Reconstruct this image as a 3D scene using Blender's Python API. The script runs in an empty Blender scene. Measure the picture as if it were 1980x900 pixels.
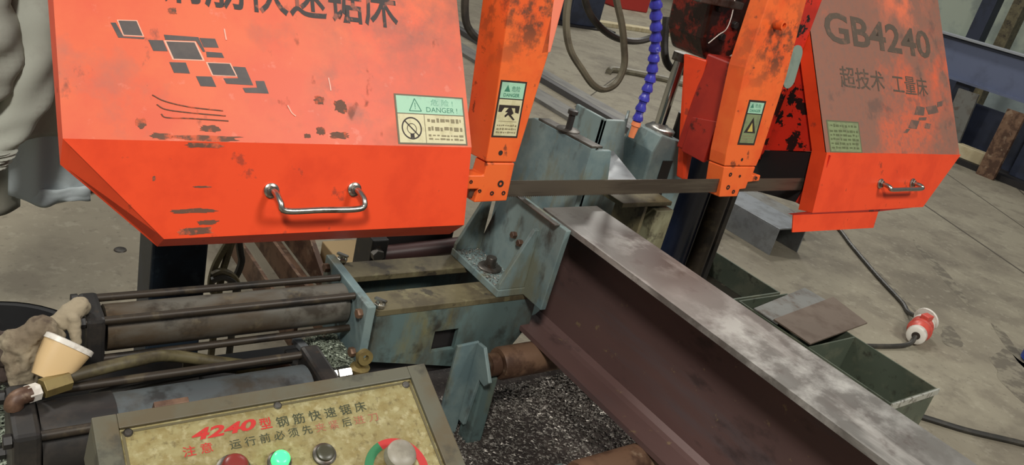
import bpy, math, random
from mathutils import Vector, Matrix
random.seed(7)
SC = bpy.context.scene
COL = SC.collection

# ------------------------------------------------------------------ camera
R = ((0.80557841, -0.04526583, 0.5907575), (-0.54525791, -0.44674859, 0.70930213), (0.23181293, -0.89351368, -0.38457257))
cd = bpy.data.cameras.new('camera'); cam = bpy.data.objects.new('camera', cd); COL.objects.link(cam)
m = Matrix(((R[0][0], -R[0][1], -R[0][2], 0), (R[1][0], -R[1][1], -R[1][2], 0), (R[2][0], -R[2][1], -R[2][2], 1.5), (0, 0, 0, 1)))
cam.matrix_world = m
cd.sensor_width = 36; cd.lens = 28.0; cd.clip_start = 0.05; cd.clip_end = 200
SC.camera = cam

# ------------------------------------------------------------------ light
w = bpy.data.worlds.new('world'); SC.world = w; w.use_nodes = True
bg = w.node_tree.nodes['Background']; bg.inputs[0].default_value = (0.93, 0.97, 1.0, 1); bg.inputs[1].default_value = 0.17
def area(name, loc, target, size, power, color=(1, 0.97, 0.9)):
    l = bpy.data.lights.new(name, 'AREA'); l.shape = 'DISK'; l.size = size; l.energy = power; l.color = color
    o = bpy.data.objects.new(name, l); COL.objects.link(o); o.location = loc
    o.rotation_euler = (Vector(target) - Vector(loc)).to_track_quat('-Z', 'Y').to_euler()
    return o
area('high_bay_light', (3.3, -2.7, 5.2), (1.2, 1.3, 0.8), 1.3, 200)
area('high_bay_light', (-1.8, -1.8, 5.0), (0.9, 1.2, 0.5), 0.8, 240)
area('high_bay_light', (-1.6, 5.2, 5.8), (0.3, 3.2, 0), 1.0, 210)
area('high_bay_light', (6.5, 5.0, 6.2), (6.5, 5.0, 0), 1.0, 165)
area('high_bay_light', (11.0, 10.5, 6.2), (11.0, 10.5, 0), 1.0, 300)
SC.view_settings.view_transform = 'Standard'; SC.view_settings.look = 'None'
SC.view_settings.gamma = 1.0; SC.view_settings.use_curve_mapping = False
SC.view_settings.exposure = 0.0

# ------------------------------------------------------------------ materials
def lin(c):
    f = lambda v: v / 12.92 if v <= 0.04045 else ((v + 0.055) / 1.055) ** 2.4
    return tuple(f(x / 255.0) for x in c) + (1.0,)
MATS = {}
def mat(name, col, rough=0.5, metal=0.0, layers=(), bump=0.0, bscale=60.0, emit=None, estr=0.0, spec=0.5, coord='Object'):
    if name in MATS: return MATS[name]
    M = bpy.data.materials.new(name); M.use_nodes = True; nt = M.node_tree; N = nt.nodes; L = nt.links
    b = N['Principled BSDF']; b.inputs['Roughness'].default_value = rough; b.inputs['Metallic'].default_value = metal
    b.inputs['Specular IOR Level'].default_value = spec
    b.inputs['Base Color'].default_value = lin(col)
    tc = N.new('ShaderNodeTexCoord'); cur = None; rcur = None
    for i, la in enumerate(layers):
        c, scale, lo, hi = la[:4]; lo = .5 + (lo - .5) * .62; hi = .5 + (hi - .5) * .62
        amt = la[4] if len(la) > 4 else 1.0
        st = la[5] if len(la) > 5 else (1, 1, 1)
        ro = la[6] if len(la) > 6 else None
        mp = N.new('ShaderNodeMapping'); mp.inputs['Scale'].default_value = st; mp.inputs['Location'].default_value = (3.1 * i + 0.7, 1.7 * i, 0.37 * i)
        L.new(tc.outputs[coord], mp.inputs['Vector'])
        nz = N.new('ShaderNodeTexNoise'); nz.inputs['Scale'].default_value = scale; nz.inputs['Detail'].default_value = 7; nz.inputs['Roughness'].default_value = 0.62
        L.new(mp.outputs[0], nz.inputs['Vector'])
        mr = N.new('ShaderNodeMapRange'); mr.inputs[1].default_value = lo; mr.inputs[2].default_value = hi; mr.inputs[3].default_value = 0; mr.inputs[4].default_value = amt
        L.new(nz.outputs['Fac'], mr.inputs[0])
        mx = N.new('ShaderNodeMix'); mx.data_type = 'RGBA'
        L.new(mr.outputs[0], mx.inputs[0])
        if cur is None: mx.inputs[6].default_value = lin(col)
        else: L.new(cur, mx.inputs[6])
        mx.inputs[7].default_value = lin(c); cur = mx.outputs[2]
        if ro is not None:
            m2 = N.new('ShaderNodeMix'); m2.data_type = 'FLOAT'; L.new(mr.outputs[0], m2.inputs[0])
            if rcur is None: m2.inputs[2].default_value = rough
            else: L.new(rcur, m2.inputs[2])
            m2.inputs[3].default_value = ro; rcur = m2.outputs[0]
    if cur: L.new(cur, b.inputs['Base Color'])
    if rcur: L.new(rcur, b.inputs['Roughness'])
    if bump > 0:
        nz = N.new('ShaderNodeTexNoise'); nz.inputs['Scale'].default_value = bscale; nz.inputs['Detail'].default_value = 5
        L.new(tc.outputs[coord], nz.inputs['Vector'])
        bp = N.new('ShaderNodeBump'); bp.inputs['Strength'].default_value = bump; bp.inputs['Distance'].default_value = 0.25 / bscale
        L.new(nz.outputs['Fac'], bp.inputs['Height']); L.new(bp.outputs[0], b.inputs['Normal'])
    if emit: b.inputs['Emission Color'].default_value = lin(emit); b.inputs['Emission Strength'].default_value = estr
    MATS[name] = M; return M

def patch(M, center, radius, color, scale, lo, hi, amt=1.0, squash=(1, 1, 1)):
    """a stain with a place of its own on the thing: noise inside a soft ball"""
    nt = M.node_tree; N = nt.nodes; L = nt.links; b = N['Principled BSDF']
    tc = N.new('ShaderNodeTexCoord'); sub = N.new('ShaderNodeVectorMath'); sub.operation = 'SUBTRACT'; sub.inputs[1].default_value = center
    L.new(tc.outputs['Object'], sub.inputs[0])
    ml = N.new('ShaderNodeVectorMath'); ml.operation = 'MULTIPLY'; ml.inputs[1].default_value = squash; L.new(sub.outputs[0], ml.inputs[0])
    ln = N.new('ShaderNodeVectorMath'); ln.operation = 'LENGTH'; L.new(ml.outputs[0], ln.inputs[0])
    m1 = N.new('ShaderNodeMapRange'); m1.inputs[1].default_value = radius; m1.inputs[2].default_value = radius * .25; L.new(ln.outputs['Value'], m1.inputs[0])
    nz = N.new('ShaderNodeTexNoise'); nz.inputs['Scale'].default_value = scale; nz.inputs['Detail'].default_value = 8; nz.inputs['Roughness'].default_value = .65; L.new(tc.outputs['Object'], nz.inputs['Vector'])
    m2 = N.new('ShaderNodeMapRange'); m2.inputs[1].default_value = lo; m2.inputs[2].default_value = hi; m2.inputs[4].default_value = amt; L.new(nz.outputs['Fac'], m2.inputs[0])
    mu = N.new('ShaderNodeMath'); mu.operation = 'MULTIPLY'; L.new(m1.outputs[0], mu.inputs[0]); L.new(m2.outputs[0], mu.inputs[1])
    mx = N.new('ShaderNodeMix'); mx.data_type = 'RGBA'; L.new(mu.outputs[0], mx.inputs[0])
    src = b.inputs['Base Color'].links[0].from_socket; L.new(src, mx.inputs[6]); mx.inputs[7].default_value = lin(color); L.new(mx.outputs[2], b.inputs['Base Color'])
ORANGE = mat('orange_paint', (232, 74, 34), 0.42, layers=[((214, 62, 28), 9, .45, .7, .6), ((110, 48, 30), 22, .72, .82, .6, (1, 1, 1), .7)])
ORANGE_UP = mat('orange_paint_dusty', (222, 98, 54), 0.46, layers=[((214, 78, 46), 5, .35, .65, .7), ((170, 100, 82), 5, .55, .78, .7, (1.0, 1, 1), .6), ((110, 68, 56), 24, .70, .84, .7, (1, .6, .6), .7), ((226, 132, 110), 30, .7, .8, .4)])
ORANGE_GRIME = mat('orange_paint_grime_film', (138, 92, 75), 0.6, layers=[((204, 92, 58), 2.6, .53, .72, .8), ((120, 92, 80), 60, .45, .7, .5), ((92, 74, 66), 9, .62, .75, .6)])
ARM_OR = mat('guide_arm_orange_paint', (232, 104, 46), 0.4, layers=[((222, 84, 36), 8, .42, .66, .7), ((96, 48, 28), 28, .70, .80, .8, (1, 1, 1), .7)])
patch(ORANGE_UP, (.24, .19, .45), .26, (104, 74, 62), 9, .40, .66, .85)
patch(ORANGE_UP, (.12, .08, .26), .10, (112, 76, 64), 16, .44, .62, .7)
patch(ARM_OR, (.02, .0, .45), .17, (96, 62, 44), 22, .46, .58, .9)
patch(ORANGE_GRIME, (.38, .20, .44), .20, (216, 92, 54), 7, .42, .60, .9)
patch(ORANGE_GRIME, (.16, .36, .70), .26, (226, 110, 72), 6, .46, .62, .9)
RED = mat('dark_red_paint', (158, 42, 28), 0.45, layers=[((140, 32, 24), 6, .42, .66, .8), ((48, 26, 22), 15, .62, .7, .8)])
RED_CHIP = mat('chipped_red_paint', (206, 46, 28), 0.45, layers=[((150, 34, 26), 7, .45, .65, .6), ((24, 18, 17), 16, .55, .58, 1.0, (1, 1, 1), .5)])
OILY = mat('oil_soaked_red_paint', (40, 22, 18), 0.35, layers=[((120, 34, 24), 14, .5, .62, .9), ((22, 18, 16), 26, .55, .65, .9)], bump=.3, bscale=60)
TEAL = mat('teal_grey_paint', (120, 136, 134), 0.45, layers=[((92, 112, 116), 7, .42, .64, .8), ((112, 108, 84), 9, .55, .72, .75, (1, 1, .35)), ((58, 50, 42), 13, .62, .84, .85, (1, 1, .5), .6)])
TEAL_RUST = mat('teal_paint_with_oil_and_rust', (88, 106, 104), 0.42, layers=[((66, 56, 42), 7, .40, .68, .9, (1, 1, .5)), ((122, 110, 58), 8, .6, .85, .6, (1, 1, .4)), ((38, 32, 27), 14, .56, .82, .85)])
NAVY = mat('navy_painted_steel', (30, 42, 54), 0.45, layers=[((20, 26, 34), 8, .45, .65, .8), ((58, 70, 78), 30, .66, .74, .5)])
STEEL_BR = mat('bright_steel', (190, 186, 176), 0.28, 1.0, layers=[((120, 108, 94), 30, .52, .7, .7)])
STEEL = mat('grey_steel', (112, 108, 102), 0.42, 0.75, layers=[((74, 68, 62), 12, .45, .68, .8), ((70, 50, 36), 22, .62, .72, .6)])
OILSTEEL = mat('oil_brown_steel', (54, 46, 38), 0.45, 0.2, layers=[((50, 42, 32), 9, .42, .64, .8), ((84, 74, 56), 16, .58, .7, .6), ((26, 23, 21), 12, .58, .7, .8)])
CYL = mat('cylinder_tube_paint', (100, 96, 88), 0.34, 0.25, layers=[((78, 62, 44), 5, .42, .62, .85, (.5, 1, 1)), ((48, 40, 32), 12, .56, .74, .75), ((120, 108, 84), 22, .66, .8, .5)])
BLACK = mat('black_iron', (44, 42, 41), 0.4, 0.2, layers=[((66, 60, 54), 14, .52, .75, .7), ((84, 62, 44), 24, .68, .8, .5)])
RUST = mat('rusty_brown_steel', (118, 90, 70), 0.5, 0.2, layers=[((64, 42, 32), 12, .42, .62, .8), ((150, 128, 106), 14, .62, .74, .7)])
BAR = mat('oily_ochre_bar', (98, 90, 66), 0.5, layers=[((68, 60, 44), 11, .42, .62, .8), ((120, 114, 84), 26, .6, .72, .5), ((40, 34, 28), 15, .62, .7, .8)])
BLADE = mat('saw_blade_steel', (104, 94, 82), 0.4, 0.6, layers=[((78, 68, 60), 12, .45, .65, .8, (.2, 1, 3))])
CHROME = mat('chrome_rod', (205, 205, 202), 0.14, 1.0)
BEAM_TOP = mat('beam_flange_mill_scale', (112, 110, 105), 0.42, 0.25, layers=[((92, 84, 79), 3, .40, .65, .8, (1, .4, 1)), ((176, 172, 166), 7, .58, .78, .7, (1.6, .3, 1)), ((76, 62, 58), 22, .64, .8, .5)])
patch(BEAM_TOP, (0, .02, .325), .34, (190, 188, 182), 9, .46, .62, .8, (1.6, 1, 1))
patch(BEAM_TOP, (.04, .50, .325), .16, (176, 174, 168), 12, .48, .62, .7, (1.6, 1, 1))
BEAM_WEB = mat('beam_web_mill_scale', (98, 74, 70), 0.5, 0.1, layers=[((78, 60, 58), 3, .35, .7, .7, (1, .35, 1)), ((78, 82, 88), 3, .55, .8, .6, (1, .25, 2.5)), ((44, 36, 36), 14, .62, .8, .6, (1, .5, 1)), ((140, 122, 84), 30, .74, .82, .5)])
CONC = mat('concrete_floor', (138, 131, 113), 0.75, layers=[((120, 112, 96), 1.1, .4, .62, .7), ((108, 100, 86), 5, .52, .7, .6), ((92, 84, 72), .7, .58, .74, .6), ((156, 150, 132), 22, .6, .76, .4), ((84, 76, 64), 36, .66, .78, .4)], bump=.12, bscale=30)
PLATE = mat('console_brass_plate', (144, 134, 92), 0.5, 0.1, layers=[((128, 112, 66), 60, .35, .7, .8, (1, 1.4, 1)), ((172, 164, 126), 90, .52, .78, .7), ((92, 78, 46), 110, .58, .8, .7), ((112, 96, 58), 9, .52, .75, .5)])
CONSOLE = mat('console_olive_grey_paint', (86, 84, 70), 0.5, layers=[((84, 72, 50), 6, .45, .65, .8), ((52, 50, 42), 12, .58, .7, .7)])
LAB_W = mat('label_cream', (206, 198, 158), 0.5, layers=[((180, 170, 126), 40, .5, .7, .6)])
LAB_G = mat('label_mint_green', (158, 202, 172), 0.5, layers=[((140, 178, 156), 30, .5, .7, .6)])
LAB_GR = mat('label_faded_green', (124, 136, 96), 0.6, layers=[((110, 112, 84), 40, .5, .7, .7)])
INK = mat('label_black_ink', (44, 34, 28), 0.6)
INK_GREEN = mat('label_green_ink', (60, 120, 96), 0.6)
INK_GREY = mat('faded_grey_ink', (132, 122, 92), 0.6)
LOGO = mat('grey_logo_ink', (70, 62, 60), 0.5, layers=[((86, 76, 72), 20, .45, .7, .6)])
LOGO_F = mat('faded_logo_ink', (96, 76, 66), 0.6, layers=[((126, 88, 74), 24, .52, .62, .9)])
TXT_F = mat('faded_dark_lettering', (84, 70, 58), 0.6, layers=[((120, 88, 72), 40, .6, .7, .6)])
TXT_K = mat('black_lettering', (48, 40, 38), 0.55, layers=[((150, 84, 64), 34, .62, .7, .8)])
TXT_R = mat('red_lettering', (176, 36, 30), 0.55)
TXT_P = mat('dark_green_lettering', (52, 56, 36), 0.55)
CHIPM = mat('metal_chips', (150, 144, 136), 0.45, 0.5, layers=[((70, 62, 56), 60, .42, .62, .8), ((160, 156, 148), 90, .62, .72, .7)])
CHIPG = mat('pale_metal_chips', (150, 158, 142), 0.45, 0.4, layers=[((110, 116, 100), 60, .42, .62, .8)])
SLUDGE = mat('oily_chip_bed', (62, 54, 50), 0.6, layers=[((40, 34, 32), 14, .42, .62, .8), ((92, 86, 80), 90, .6, .7, .8)], bump=.8, bscale=120)
BLUEHOSE = mat('blue_plastic_hose', (58, 58, 160), 0.3, layers=[((40, 40, 120), 30, .5, .7, .6), ((150, 150, 200), 40, .68, .76, .5)])
NOZ = mat('orange_plastic_nozzle', (224, 130, 84), 0.45)
HOSE_G = mat('grey_rubber_hose', (112, 106, 88), 0.5, layers=[((80, 74, 62), 12, .45, .68, .7)])
HOSE_K = mat('black_rubber_hose', (46, 44, 40), 0.45, layers=[((74, 68, 58), 14, .5, .7, .6)])
HOSE_B = mat('oily_olive_hose', (92, 84, 58), 0.5, layers=[((60, 52, 38), 16, .45, .66, .8)])
BRASS = mat('brass_fitting', (128, 112, 68), 0.5, 0.4, layers=[((110, 92, 58), 30, .5, .7, .7)])
GLOVE = mat('dirty_cotton_glove', (146, 134, 112), 0.95, layers=[((96, 82, 66), 9, .42, .62, .8), ((70, 56, 46), 16, .56, .7, .7)], bump=.6, bscale=140)
BEIGE = mat('beige_plastic', (206, 176, 130), 0.4, layers=[((188, 154, 108), 8, .5, .7, .6)])
WHITEP = mat('white_plastic', (216, 210, 200), 0.4, layers=[((170, 160, 148), 30, .56, .7, .6)])
REDP = mat('red_plastic', (200, 80, 66), 0.4, layers=[((160, 60, 50), 30, .5, .7, .6)])
CLOTH = mat('grey_work_cloth', (178, 180, 168), 0.95, layers=[((156, 154, 144), 7, .45, .66, .7), ((120, 92, 86), 3.5, .58, .8, .7)], bump=.25, bscale=260)
CLOTH_B = mat('pale_blue_grey_cloth', (196, 206, 208), 0.95, layers=[((172, 182, 184), 8, .45, .66, .7)], bump=.2, bscale=260)
CLOTH_D = mat('dark_soiled_cloth', (134, 132, 120), 0.95, layers=[((92, 88, 80), 5, .45, .66, .8)], bump=.25, bscale=200)
GALV = mat('galvanised_steel', (150, 154, 158), 0.4, 0.55, layers=[((128, 130, 132), 14, .45, .66, .7)])
BINGREEN = mat('dark_green_sheet_metal', (88, 96, 82), 0.45, 0.2, layers=[((112, 114, 96), 9, .5, .72, .7), ((52, 48, 42), 16, .62, .78, .7)])
SHEET = mat('grey_sheet_steel', (124, 124, 120), 0.5, 0.3, layers=[((104, 98, 90), 8, .45, .66, .7), ((88, 70, 56), 14, .62, .74, .6)])
SHEET_R = mat('rusty_sheet_steel', (112, 98, 86), 0.55, 0.3, layers=[((92, 76, 64), 8, .45, .66, .7)])
BLUEGR = mat('blue_grey_painted_steel', (92, 100, 124), 0.5, layers=[((76, 82, 102), 2, .45, .66, .7)])
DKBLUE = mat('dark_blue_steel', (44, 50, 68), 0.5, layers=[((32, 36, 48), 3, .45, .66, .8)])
WALLM = mat('pale_workshop_wall', (150, 158, 156), 0.8, layers=[((128, 136, 136), .8, .45, .66, .7)])
WOOD = mat('raw_timber', (188, 176, 144), 0.8, layers=[((166, 150, 116), 4, .45, .66, .7, (6, 1, 1))])
RUBBER = mat('black_rubber', (28, 28, 29), 0.6, layers=[((48, 47, 45), 10, .5, .7, .7)])
RAILM = mat('floor_steel_rail', (120, 118, 112), 0.55, 0.3, layers=[((92, 90, 88), 2.5, .45, .66, .7, (4, 1, 1))])
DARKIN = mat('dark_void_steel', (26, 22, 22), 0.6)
CARD = mat('tan_cardboard', (160, 136, 98), 0.85, layers=[((140, 116, 82), 8, .5, .7, .6)])
GREENLED = mat('lit_green_button_lens', (60, 220, 130), 0.3, emit=(50, 240, 90), estr=2.6)
REDLENS = mat('dull_red_button', (120, 44, 38), 0.35, layers=[((90, 34, 30), 30, .5, .7, .6)])
DIALRED = mat('dial_red_print', (176, 46, 44), 0.5)
DIALGRN = mat('dial_green_print', (44, 110, 70), 0.5)
KNOBM = mat('grey_knob', (140, 134, 120), 0.45, layers=[((110, 104, 92), 30, .5, .7, .6)])
TAG = mat('grey_green_tag', (124, 138, 126), 0.5, layers=[((104, 116, 108), 30, .5, .7, .6)])

# ------------------------------------------------------------------ geometry helpers
class G:
    def __init__(s): s.v = []; s.f = []
    def add(s, vs, fs):
        n = len(s.v); s.v += [Vector(p) for p in vs]; s.f += [tuple(i + n for i in f) for f in fs]; return s
    def box(s, lo, hi, rot=None, piv=None):
        x0, y0, z0 = lo; x1, y1, z1 = hi
        vs = [(x0, y0, z0), (x1, y0, z0), (x1, y1, z0), (x0, y1, z0), (x0, y0, z1), (x1, y0, z1), (x1, y1, z1), (x0, y1, z1)]
        if rot is not None:
            p = Vector(piv if piv else ((x0 + x1) / 2, (y0 + y1) / 2, (z0 + z1) / 2)); vs = [rot @ (Vector(q) - p) + p for q in vs]
        return s.add(vs, [(0, 3, 2, 1), (4, 5, 6, 7), (0, 1, 5, 4), (1, 2, 6, 5), (2, 3, 7, 6), (3, 0, 4, 7)])
    def prism(s, pts, vec):
        n = len(pts); vec = Vector(vec); a = [Vector(p) for p in pts]; b = [p + vec for p in a]
        nrm = Vector((0, 0, 0))
        for i in range(n): nrm += a[i].cross(a[(i + 1) % n])
        if nrm.dot(vec) > 0: a.reverse(); b.reverse()
        return s.add(a + b, [tuple(range(n)), tuple(range(2 * n - 1, n - 1, -1))] + [(i, i + n, (i + 1) % n + n, (i + 1) % n) for i in range(n)])
    def loft(s, A, B):
        n = len(A)
        return s.add(list(A) + list(B), [tuple(range(n - 1, -1, -1)), tuple(range(n, 2 * n))] + [(i, (i + 1) % n, (i + 1) % n + n, i + n) for i in range(n)])
    def rings(s, rings, cap=True, close=True):
        n = len(rings[0]); base = len(s.v); vs = [p for r in rings for p in r]; fs = []
        for k in range(len(rings) - 1):
            for i in range(n if close else n - 1):
                j = (i + 1) % n; fs.append((k * n + i, k * n + j, (k + 1) * n + j, (k + 1) * n + i))
        if cap: fs.append(tuple(range(n - 1, -1, -1))); fs.append(tuple((len(rings) - 1) * n + i for i in range(n)))
        return s.add(vs, fs)
    def lathe(s, p, d, prof, n=20, cap=True):
        p = Vector(p); d = Vector(d).normalized(); u = d.orthogonal().normalized(); v = d.cross(u)
        return s.rings([[p + d * h + (u * math.cos(2 * math.pi * i / n) + v * math.sin(2 * math.pi * i / n)) * r for i in range(n)] for h, r in prof], cap)
    def cyl(s, p, q, r, n=16):
        p = Vector(p); q = Vector(q); l = (q - p).length; return s.lathe(p, q - p, [(0, r), (l, r)], n)
    def tube(s, pts, r, n=8, sub=6):
        pts = [Vector(p) for p in pts]
        if sub > 1 and len(pts) > 2:
            out = []
            P = [2 * pts[0] - pts[1]] + pts + [2 * pts[-1] - pts[-2]]
            for i in range(1, len(P) - 2):
                for k in range(sub):
                    t = k / sub; a, b, c, d = P[i - 1], P[i], P[i + 1], P[i + 2]
                    out.append(0.5 * ((2 * b) + (c - a) * t + (2 * a - 5 * b + 4 * c - d) * t * t + (3 * b - a - 3 * c + d) * t ** 3))
            out.append(pts[-1]); pts = out
        rs = []; u = None
        for i, p in enumerate(pts):
            d = (pts[min(i + 1, len(pts) - 1)] - pts[max(i - 1, 0)]).normalized()
            u = (d.orthogonal() if u is None else u - d * u.dot(d)).normalized(); v = d.cross(u)
            rr = r[i * (len(r) - 1) // max(1, len(pts) - 1)] if isinstance(r, (list, tuple)) else r
            rs.append([p + (u * math.cos(2 * math.pi * k / n) + v * math.sin(2 * math.pi * k / n)) * rr for k in range(n)])
        return s.rings(rs)
    def hexn(s, p, d, r, h):
        return s.lathe(p, d, [(0, r * .97), (0.001, r), (h - .001, r), (h, r * .9)], 6)
    def obj(s, name, material, parent=None, bevel=0.0, smooth=False, sub=0, seg=2):
        me = bpy.data.meshes.new(name); base = basepos(parent)
        me.from_pydata([tuple(v - base) for v in s.v], [], s.f); me.update()
        o = bpy.data.objects.new(name, me); COL.objects.link(o)
        if parent: o.parent = parent
        me.materials.append(material)
        if smooth:
            for p in me.polygons: p.use_smooth = True
        if bevel > 0:
            b = o.modifiers.new('bevel', 'BEVEL'); b.width = bevel; b.segments = seg; b.limit_method = 'ANGLE'; b.angle_limit = math.radians(35)
        if sub:
            b = o.modifiers.new('sub', 'SUBSURF'); b.levels = sub; b.render_levels = sub
        if smooth and not sub:
            try:
                me.set_sharp_from_angle(angle=math.radians(40))
            except Exception: pass
        return o
BASE = {}
def basepos(p):
    while p is not None:
        if p.name in BASE: return BASE[p.name]
        p = p.parent
    return Vector((0, 0, 0))
def thing(name, label, cat, loc, group=None):
    o = bpy.data.objects.new(name, None); COL.objects.link(o); o.location = loc; o.empty_display_size = .05
    o['label'] = label; o['category'] = cat
    if group: o['group'] = group
    BASE[o.name] = Vector(loc); return o
def tag(o, label, cat, group=None):
    o['label'] = label; o['category'] = cat
    if group: o['group'] = group
    return o
def single(g, name, material, label, cat, loc, group=None, **k):
    """a one-mesh thing with its origin at its base"""
    lv = Vector(loc); g.v = [v - lv for v in g.v]
    o = g.obj(name, material, None, **k); o.location = lv; return tag(o, label, cat, group)
def struct(o): o['kind'] = 'structure'; return o

def text_mesh(body, bold=0.0, shear=0.0):
    c = bpy.data.curves.new('lettering', 'FONT'); c.body = body; c.offset = bold; c.shear = shear; c.resolution_u = 3
    o = bpy.data.objects.new('lettering', c); COL.objects.link(o)
    bpy.context.view_layer.update()
    me = bpy.data.meshes.new_from_object(o.evaluated_get(bpy.context.evaluated_depsgraph_get()))
    vs = [v.co.copy() for v in me.vertices]; fs = [tuple(p.vertices) for p in me.polygons]
    bpy.data.objects.remove(o); bpy.data.curves.remove(c); bpy.data.meshes.remove(me)
    return vs, fs
class Frame:
    """a flat face: origin, in-plane x, in-plane up, outward normal"""
    def __init__(s, o, x, y): s.o = Vector(o); s.x = Vector(x).normalized(); s.y = Vector(y).normalized(); s.n = s.x.cross(s.y)
    def p(s, a, b, h=0.0): return s.o + s.x * a + s.y * b + s.n * h
    def poly(s, g, pts, h0, h1):
        A = [s.p(a, b, h0) for a, b in pts]; return g.prism(A, s.n * (h1 - h0))
    def rect(s, g, a0, b0, a1, b1, h0, h1): return s.poly(g, [(a0, b0), (a1, b0), (a1, b1), (a0, b1)], h0, h1)
    def text(s, g, body, a0, b0, a1, b1, h, bold=0.0, shear=0.0):
        vs, fs = text_mesh(body, bold, shear)
        X = [v.x for v in vs]; Y = [v.y for v in vs]; x0, x1, y0, y1 = min(X), max(X), min(Y), max(Y)
        g.add([s.p(a0 + (v.x - x0) / (x1 - x0) * (a1 - a0), b0 + (v.y - y0) / (y1 - y0) * (b1 - b0), h) for v in vs], fs); return g
    def scribble(s, g, a0, b0, a1, b1, h, rows=2, seed=1):
        rr = random.Random(seed); dh = (b1 - b0) / rows
        for r in range(rows):
            a = a0
            while a < a1 - .002:
                wd = rr.uniform(.003, .009) * (a1 - a0) / .06
                y = b0 + dh * r; s.rect(g, a, y + dh * .25 + rr.uniform(-.1, .1) * dh, min(a + wd, a1), y + dh * .7 + rr.uniform(-.1, .1) * dh, h, h + .0002)
                a += wd + rr.uniform(.0012, .003) * (a1 - a0) / .06
        return g

# ------------------------------------------------------------------ setting
struct(G().box((-6, -6, -.1), (30, 26, 0)).obj('floor', CONC))
struct(G().box((-6, 22, 0), (30, 22.2, 6)).obj('wall_back', WALLM))
struct(G().box((26, -6, 0), (26.2, 22, 6)).obj('wall_right', WALLM))
# saw-cut floor joints and steel strips let into the concrete
def strip(name, material, a, b, wd, z1, label, cat='rail', group=None, z0=0.0):
    a = Vector((a[0], a[1], 0)); b = Vector((b[0], b[1], 0)); d = (b - a).normalized(); n = Vector((-d.y, d.x, 0)) * wd / 2
    g = G().prism([a - n + Vector((0, 0, z0)), b - n + Vector((0, 0, z0)), b + n + Vector((0, 0, z0)), a + n + Vector((0, 0, z0))], (0, 0, z1 - z0))
    return single(g, name, material, label, cat, (a + b) / 2 + Vector((0, 0, z0)), group)
DARKC = mat('dark_floor_joint', (74, 68, 58), 0.85)
for a, b, wd in [((6.9, 3.6), (5.3, .7), .018), ((12.0, 5.6), (6.4, 1.2), .02), ((8.4, 3.9), (6.2, 1.0), .012), ((4.02, 4.0), (4.3, 7.0), .012), ((6.2, 6.3), (4.4, 4.9), .012)]:
    av = Vector((a[0], a[1], 0)); bv = Vector((b[0], b[1], 0)); d = (bv - av).normalized(); n = Vector((-d.y, d.x, 0)) * wd / 2
    o = G().prism([av - n, bv - n, bv + n, av + n], (0, 0, .0015)).obj('trim_1', DARKC); struct(o)
OILF = mat('oil_stain_on_floor', (70, 64, 54), 0.6, layers=[((110, 102, 88), 9, .5, .66, .9)])
strip('steel_rail', RAILM, (4.92, 7.9), (4.62, 3.9), .16, .03, 'wide pale steel strip on the floor nearest the coolant hose, behind the vise', 'rail', 'steel strips on the far floor')
strip('steel_rail', mat('dark_floor_rail', (84, 82, 82), .5, .3), (4.70, 7.6), (4.45, 3.9), .07, .05, 'narrow dark steel strip on the floor behind the vise, between two pale ones', 'rail', 'steel strips on the far floor')
strip('steel_rail', RAILM, (4.28, 7.6), (4.10, 3.7), .22, .03, 'widest pale steel strip on the floor, closest to the vise', 'rail', 'steel strips on the far floor')

# ------------------------------------------------------------------ wheel covers
A33 = math.radians(33); A12 = math.radians(12.6)
CY, CZ = 1.344, .985
UD = Vector((0, math.sin(A33), math.cos(A33))); LD = Vector((0, math.sin(A12), math.cos(A12)))
X = Vector((1, 0, 0))
UPF = Frame((0, CY, CZ), X, UD); LOF = Frame((0, CY, CZ), X, LD)
def slab(F, pts, t): return F.poly(G(), pts, -t, 0)

def bar_handle(parent, x0, x1, s, drop, out, r):
    h = G()
    a = LOF.p(x0, s); b = LOF.p(x1, s)
    pts = [LOF.p(x0, s, 0), LOF.p(x0 + .001, s - .001, out * .55), LOF.p(x0 + .004, s - drop * .5, out), LOF.p(x0 + .014, s - drop, out * 1.08), LOF.p((x0 + x1) / 2, s - drop, out * 1.1),
           LOF.p(x1 - .006, s - drop, out * 1.08), LOF.p(x1 + .004, s - drop * .5, out), LOF.p(x1 + .001, s - .001, out * .55), LOF.p(x1, s, 0)]
    h.tube(pts, r, 10, 5)
    ho = h.obj('handle', STEEL_BR, parent, smooth=True)
    for x in (x0, x1):
        G().lathe(LOF.p(x, s, 0), LOF.n, [(0, r * 2.3), (.004, r * 2.3), (.007, r * 1.6)], 18).obj('rosette', STEEL_BR, ho, smooth=True)
        G().hexn(LOF.p(x, s, .006), LOF.n, r * 1.7, .006).obj('nut', STEEL, ho)

# left cover -----------------------------------------------------------
lc = thing('wheel_cover', 'large orange wheel cover with grey diamond logo and chrome bar handle, left of the blade', 'saw cover', (.56, 1.33, .80), 'orange wheel covers')
XL, XR = .178, .950
slab(UPF, [(XL, 0), (XR, 0), (XR, .78), (XL, .78)], .003).obj('upper_panel', ORANGE_UP, lc)
slab(LOF, [(XL, 0), (.330, -.172), (XR, -.172), (XR, 0)], .003).obj('lower_panel', ORANGE, lc)
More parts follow.
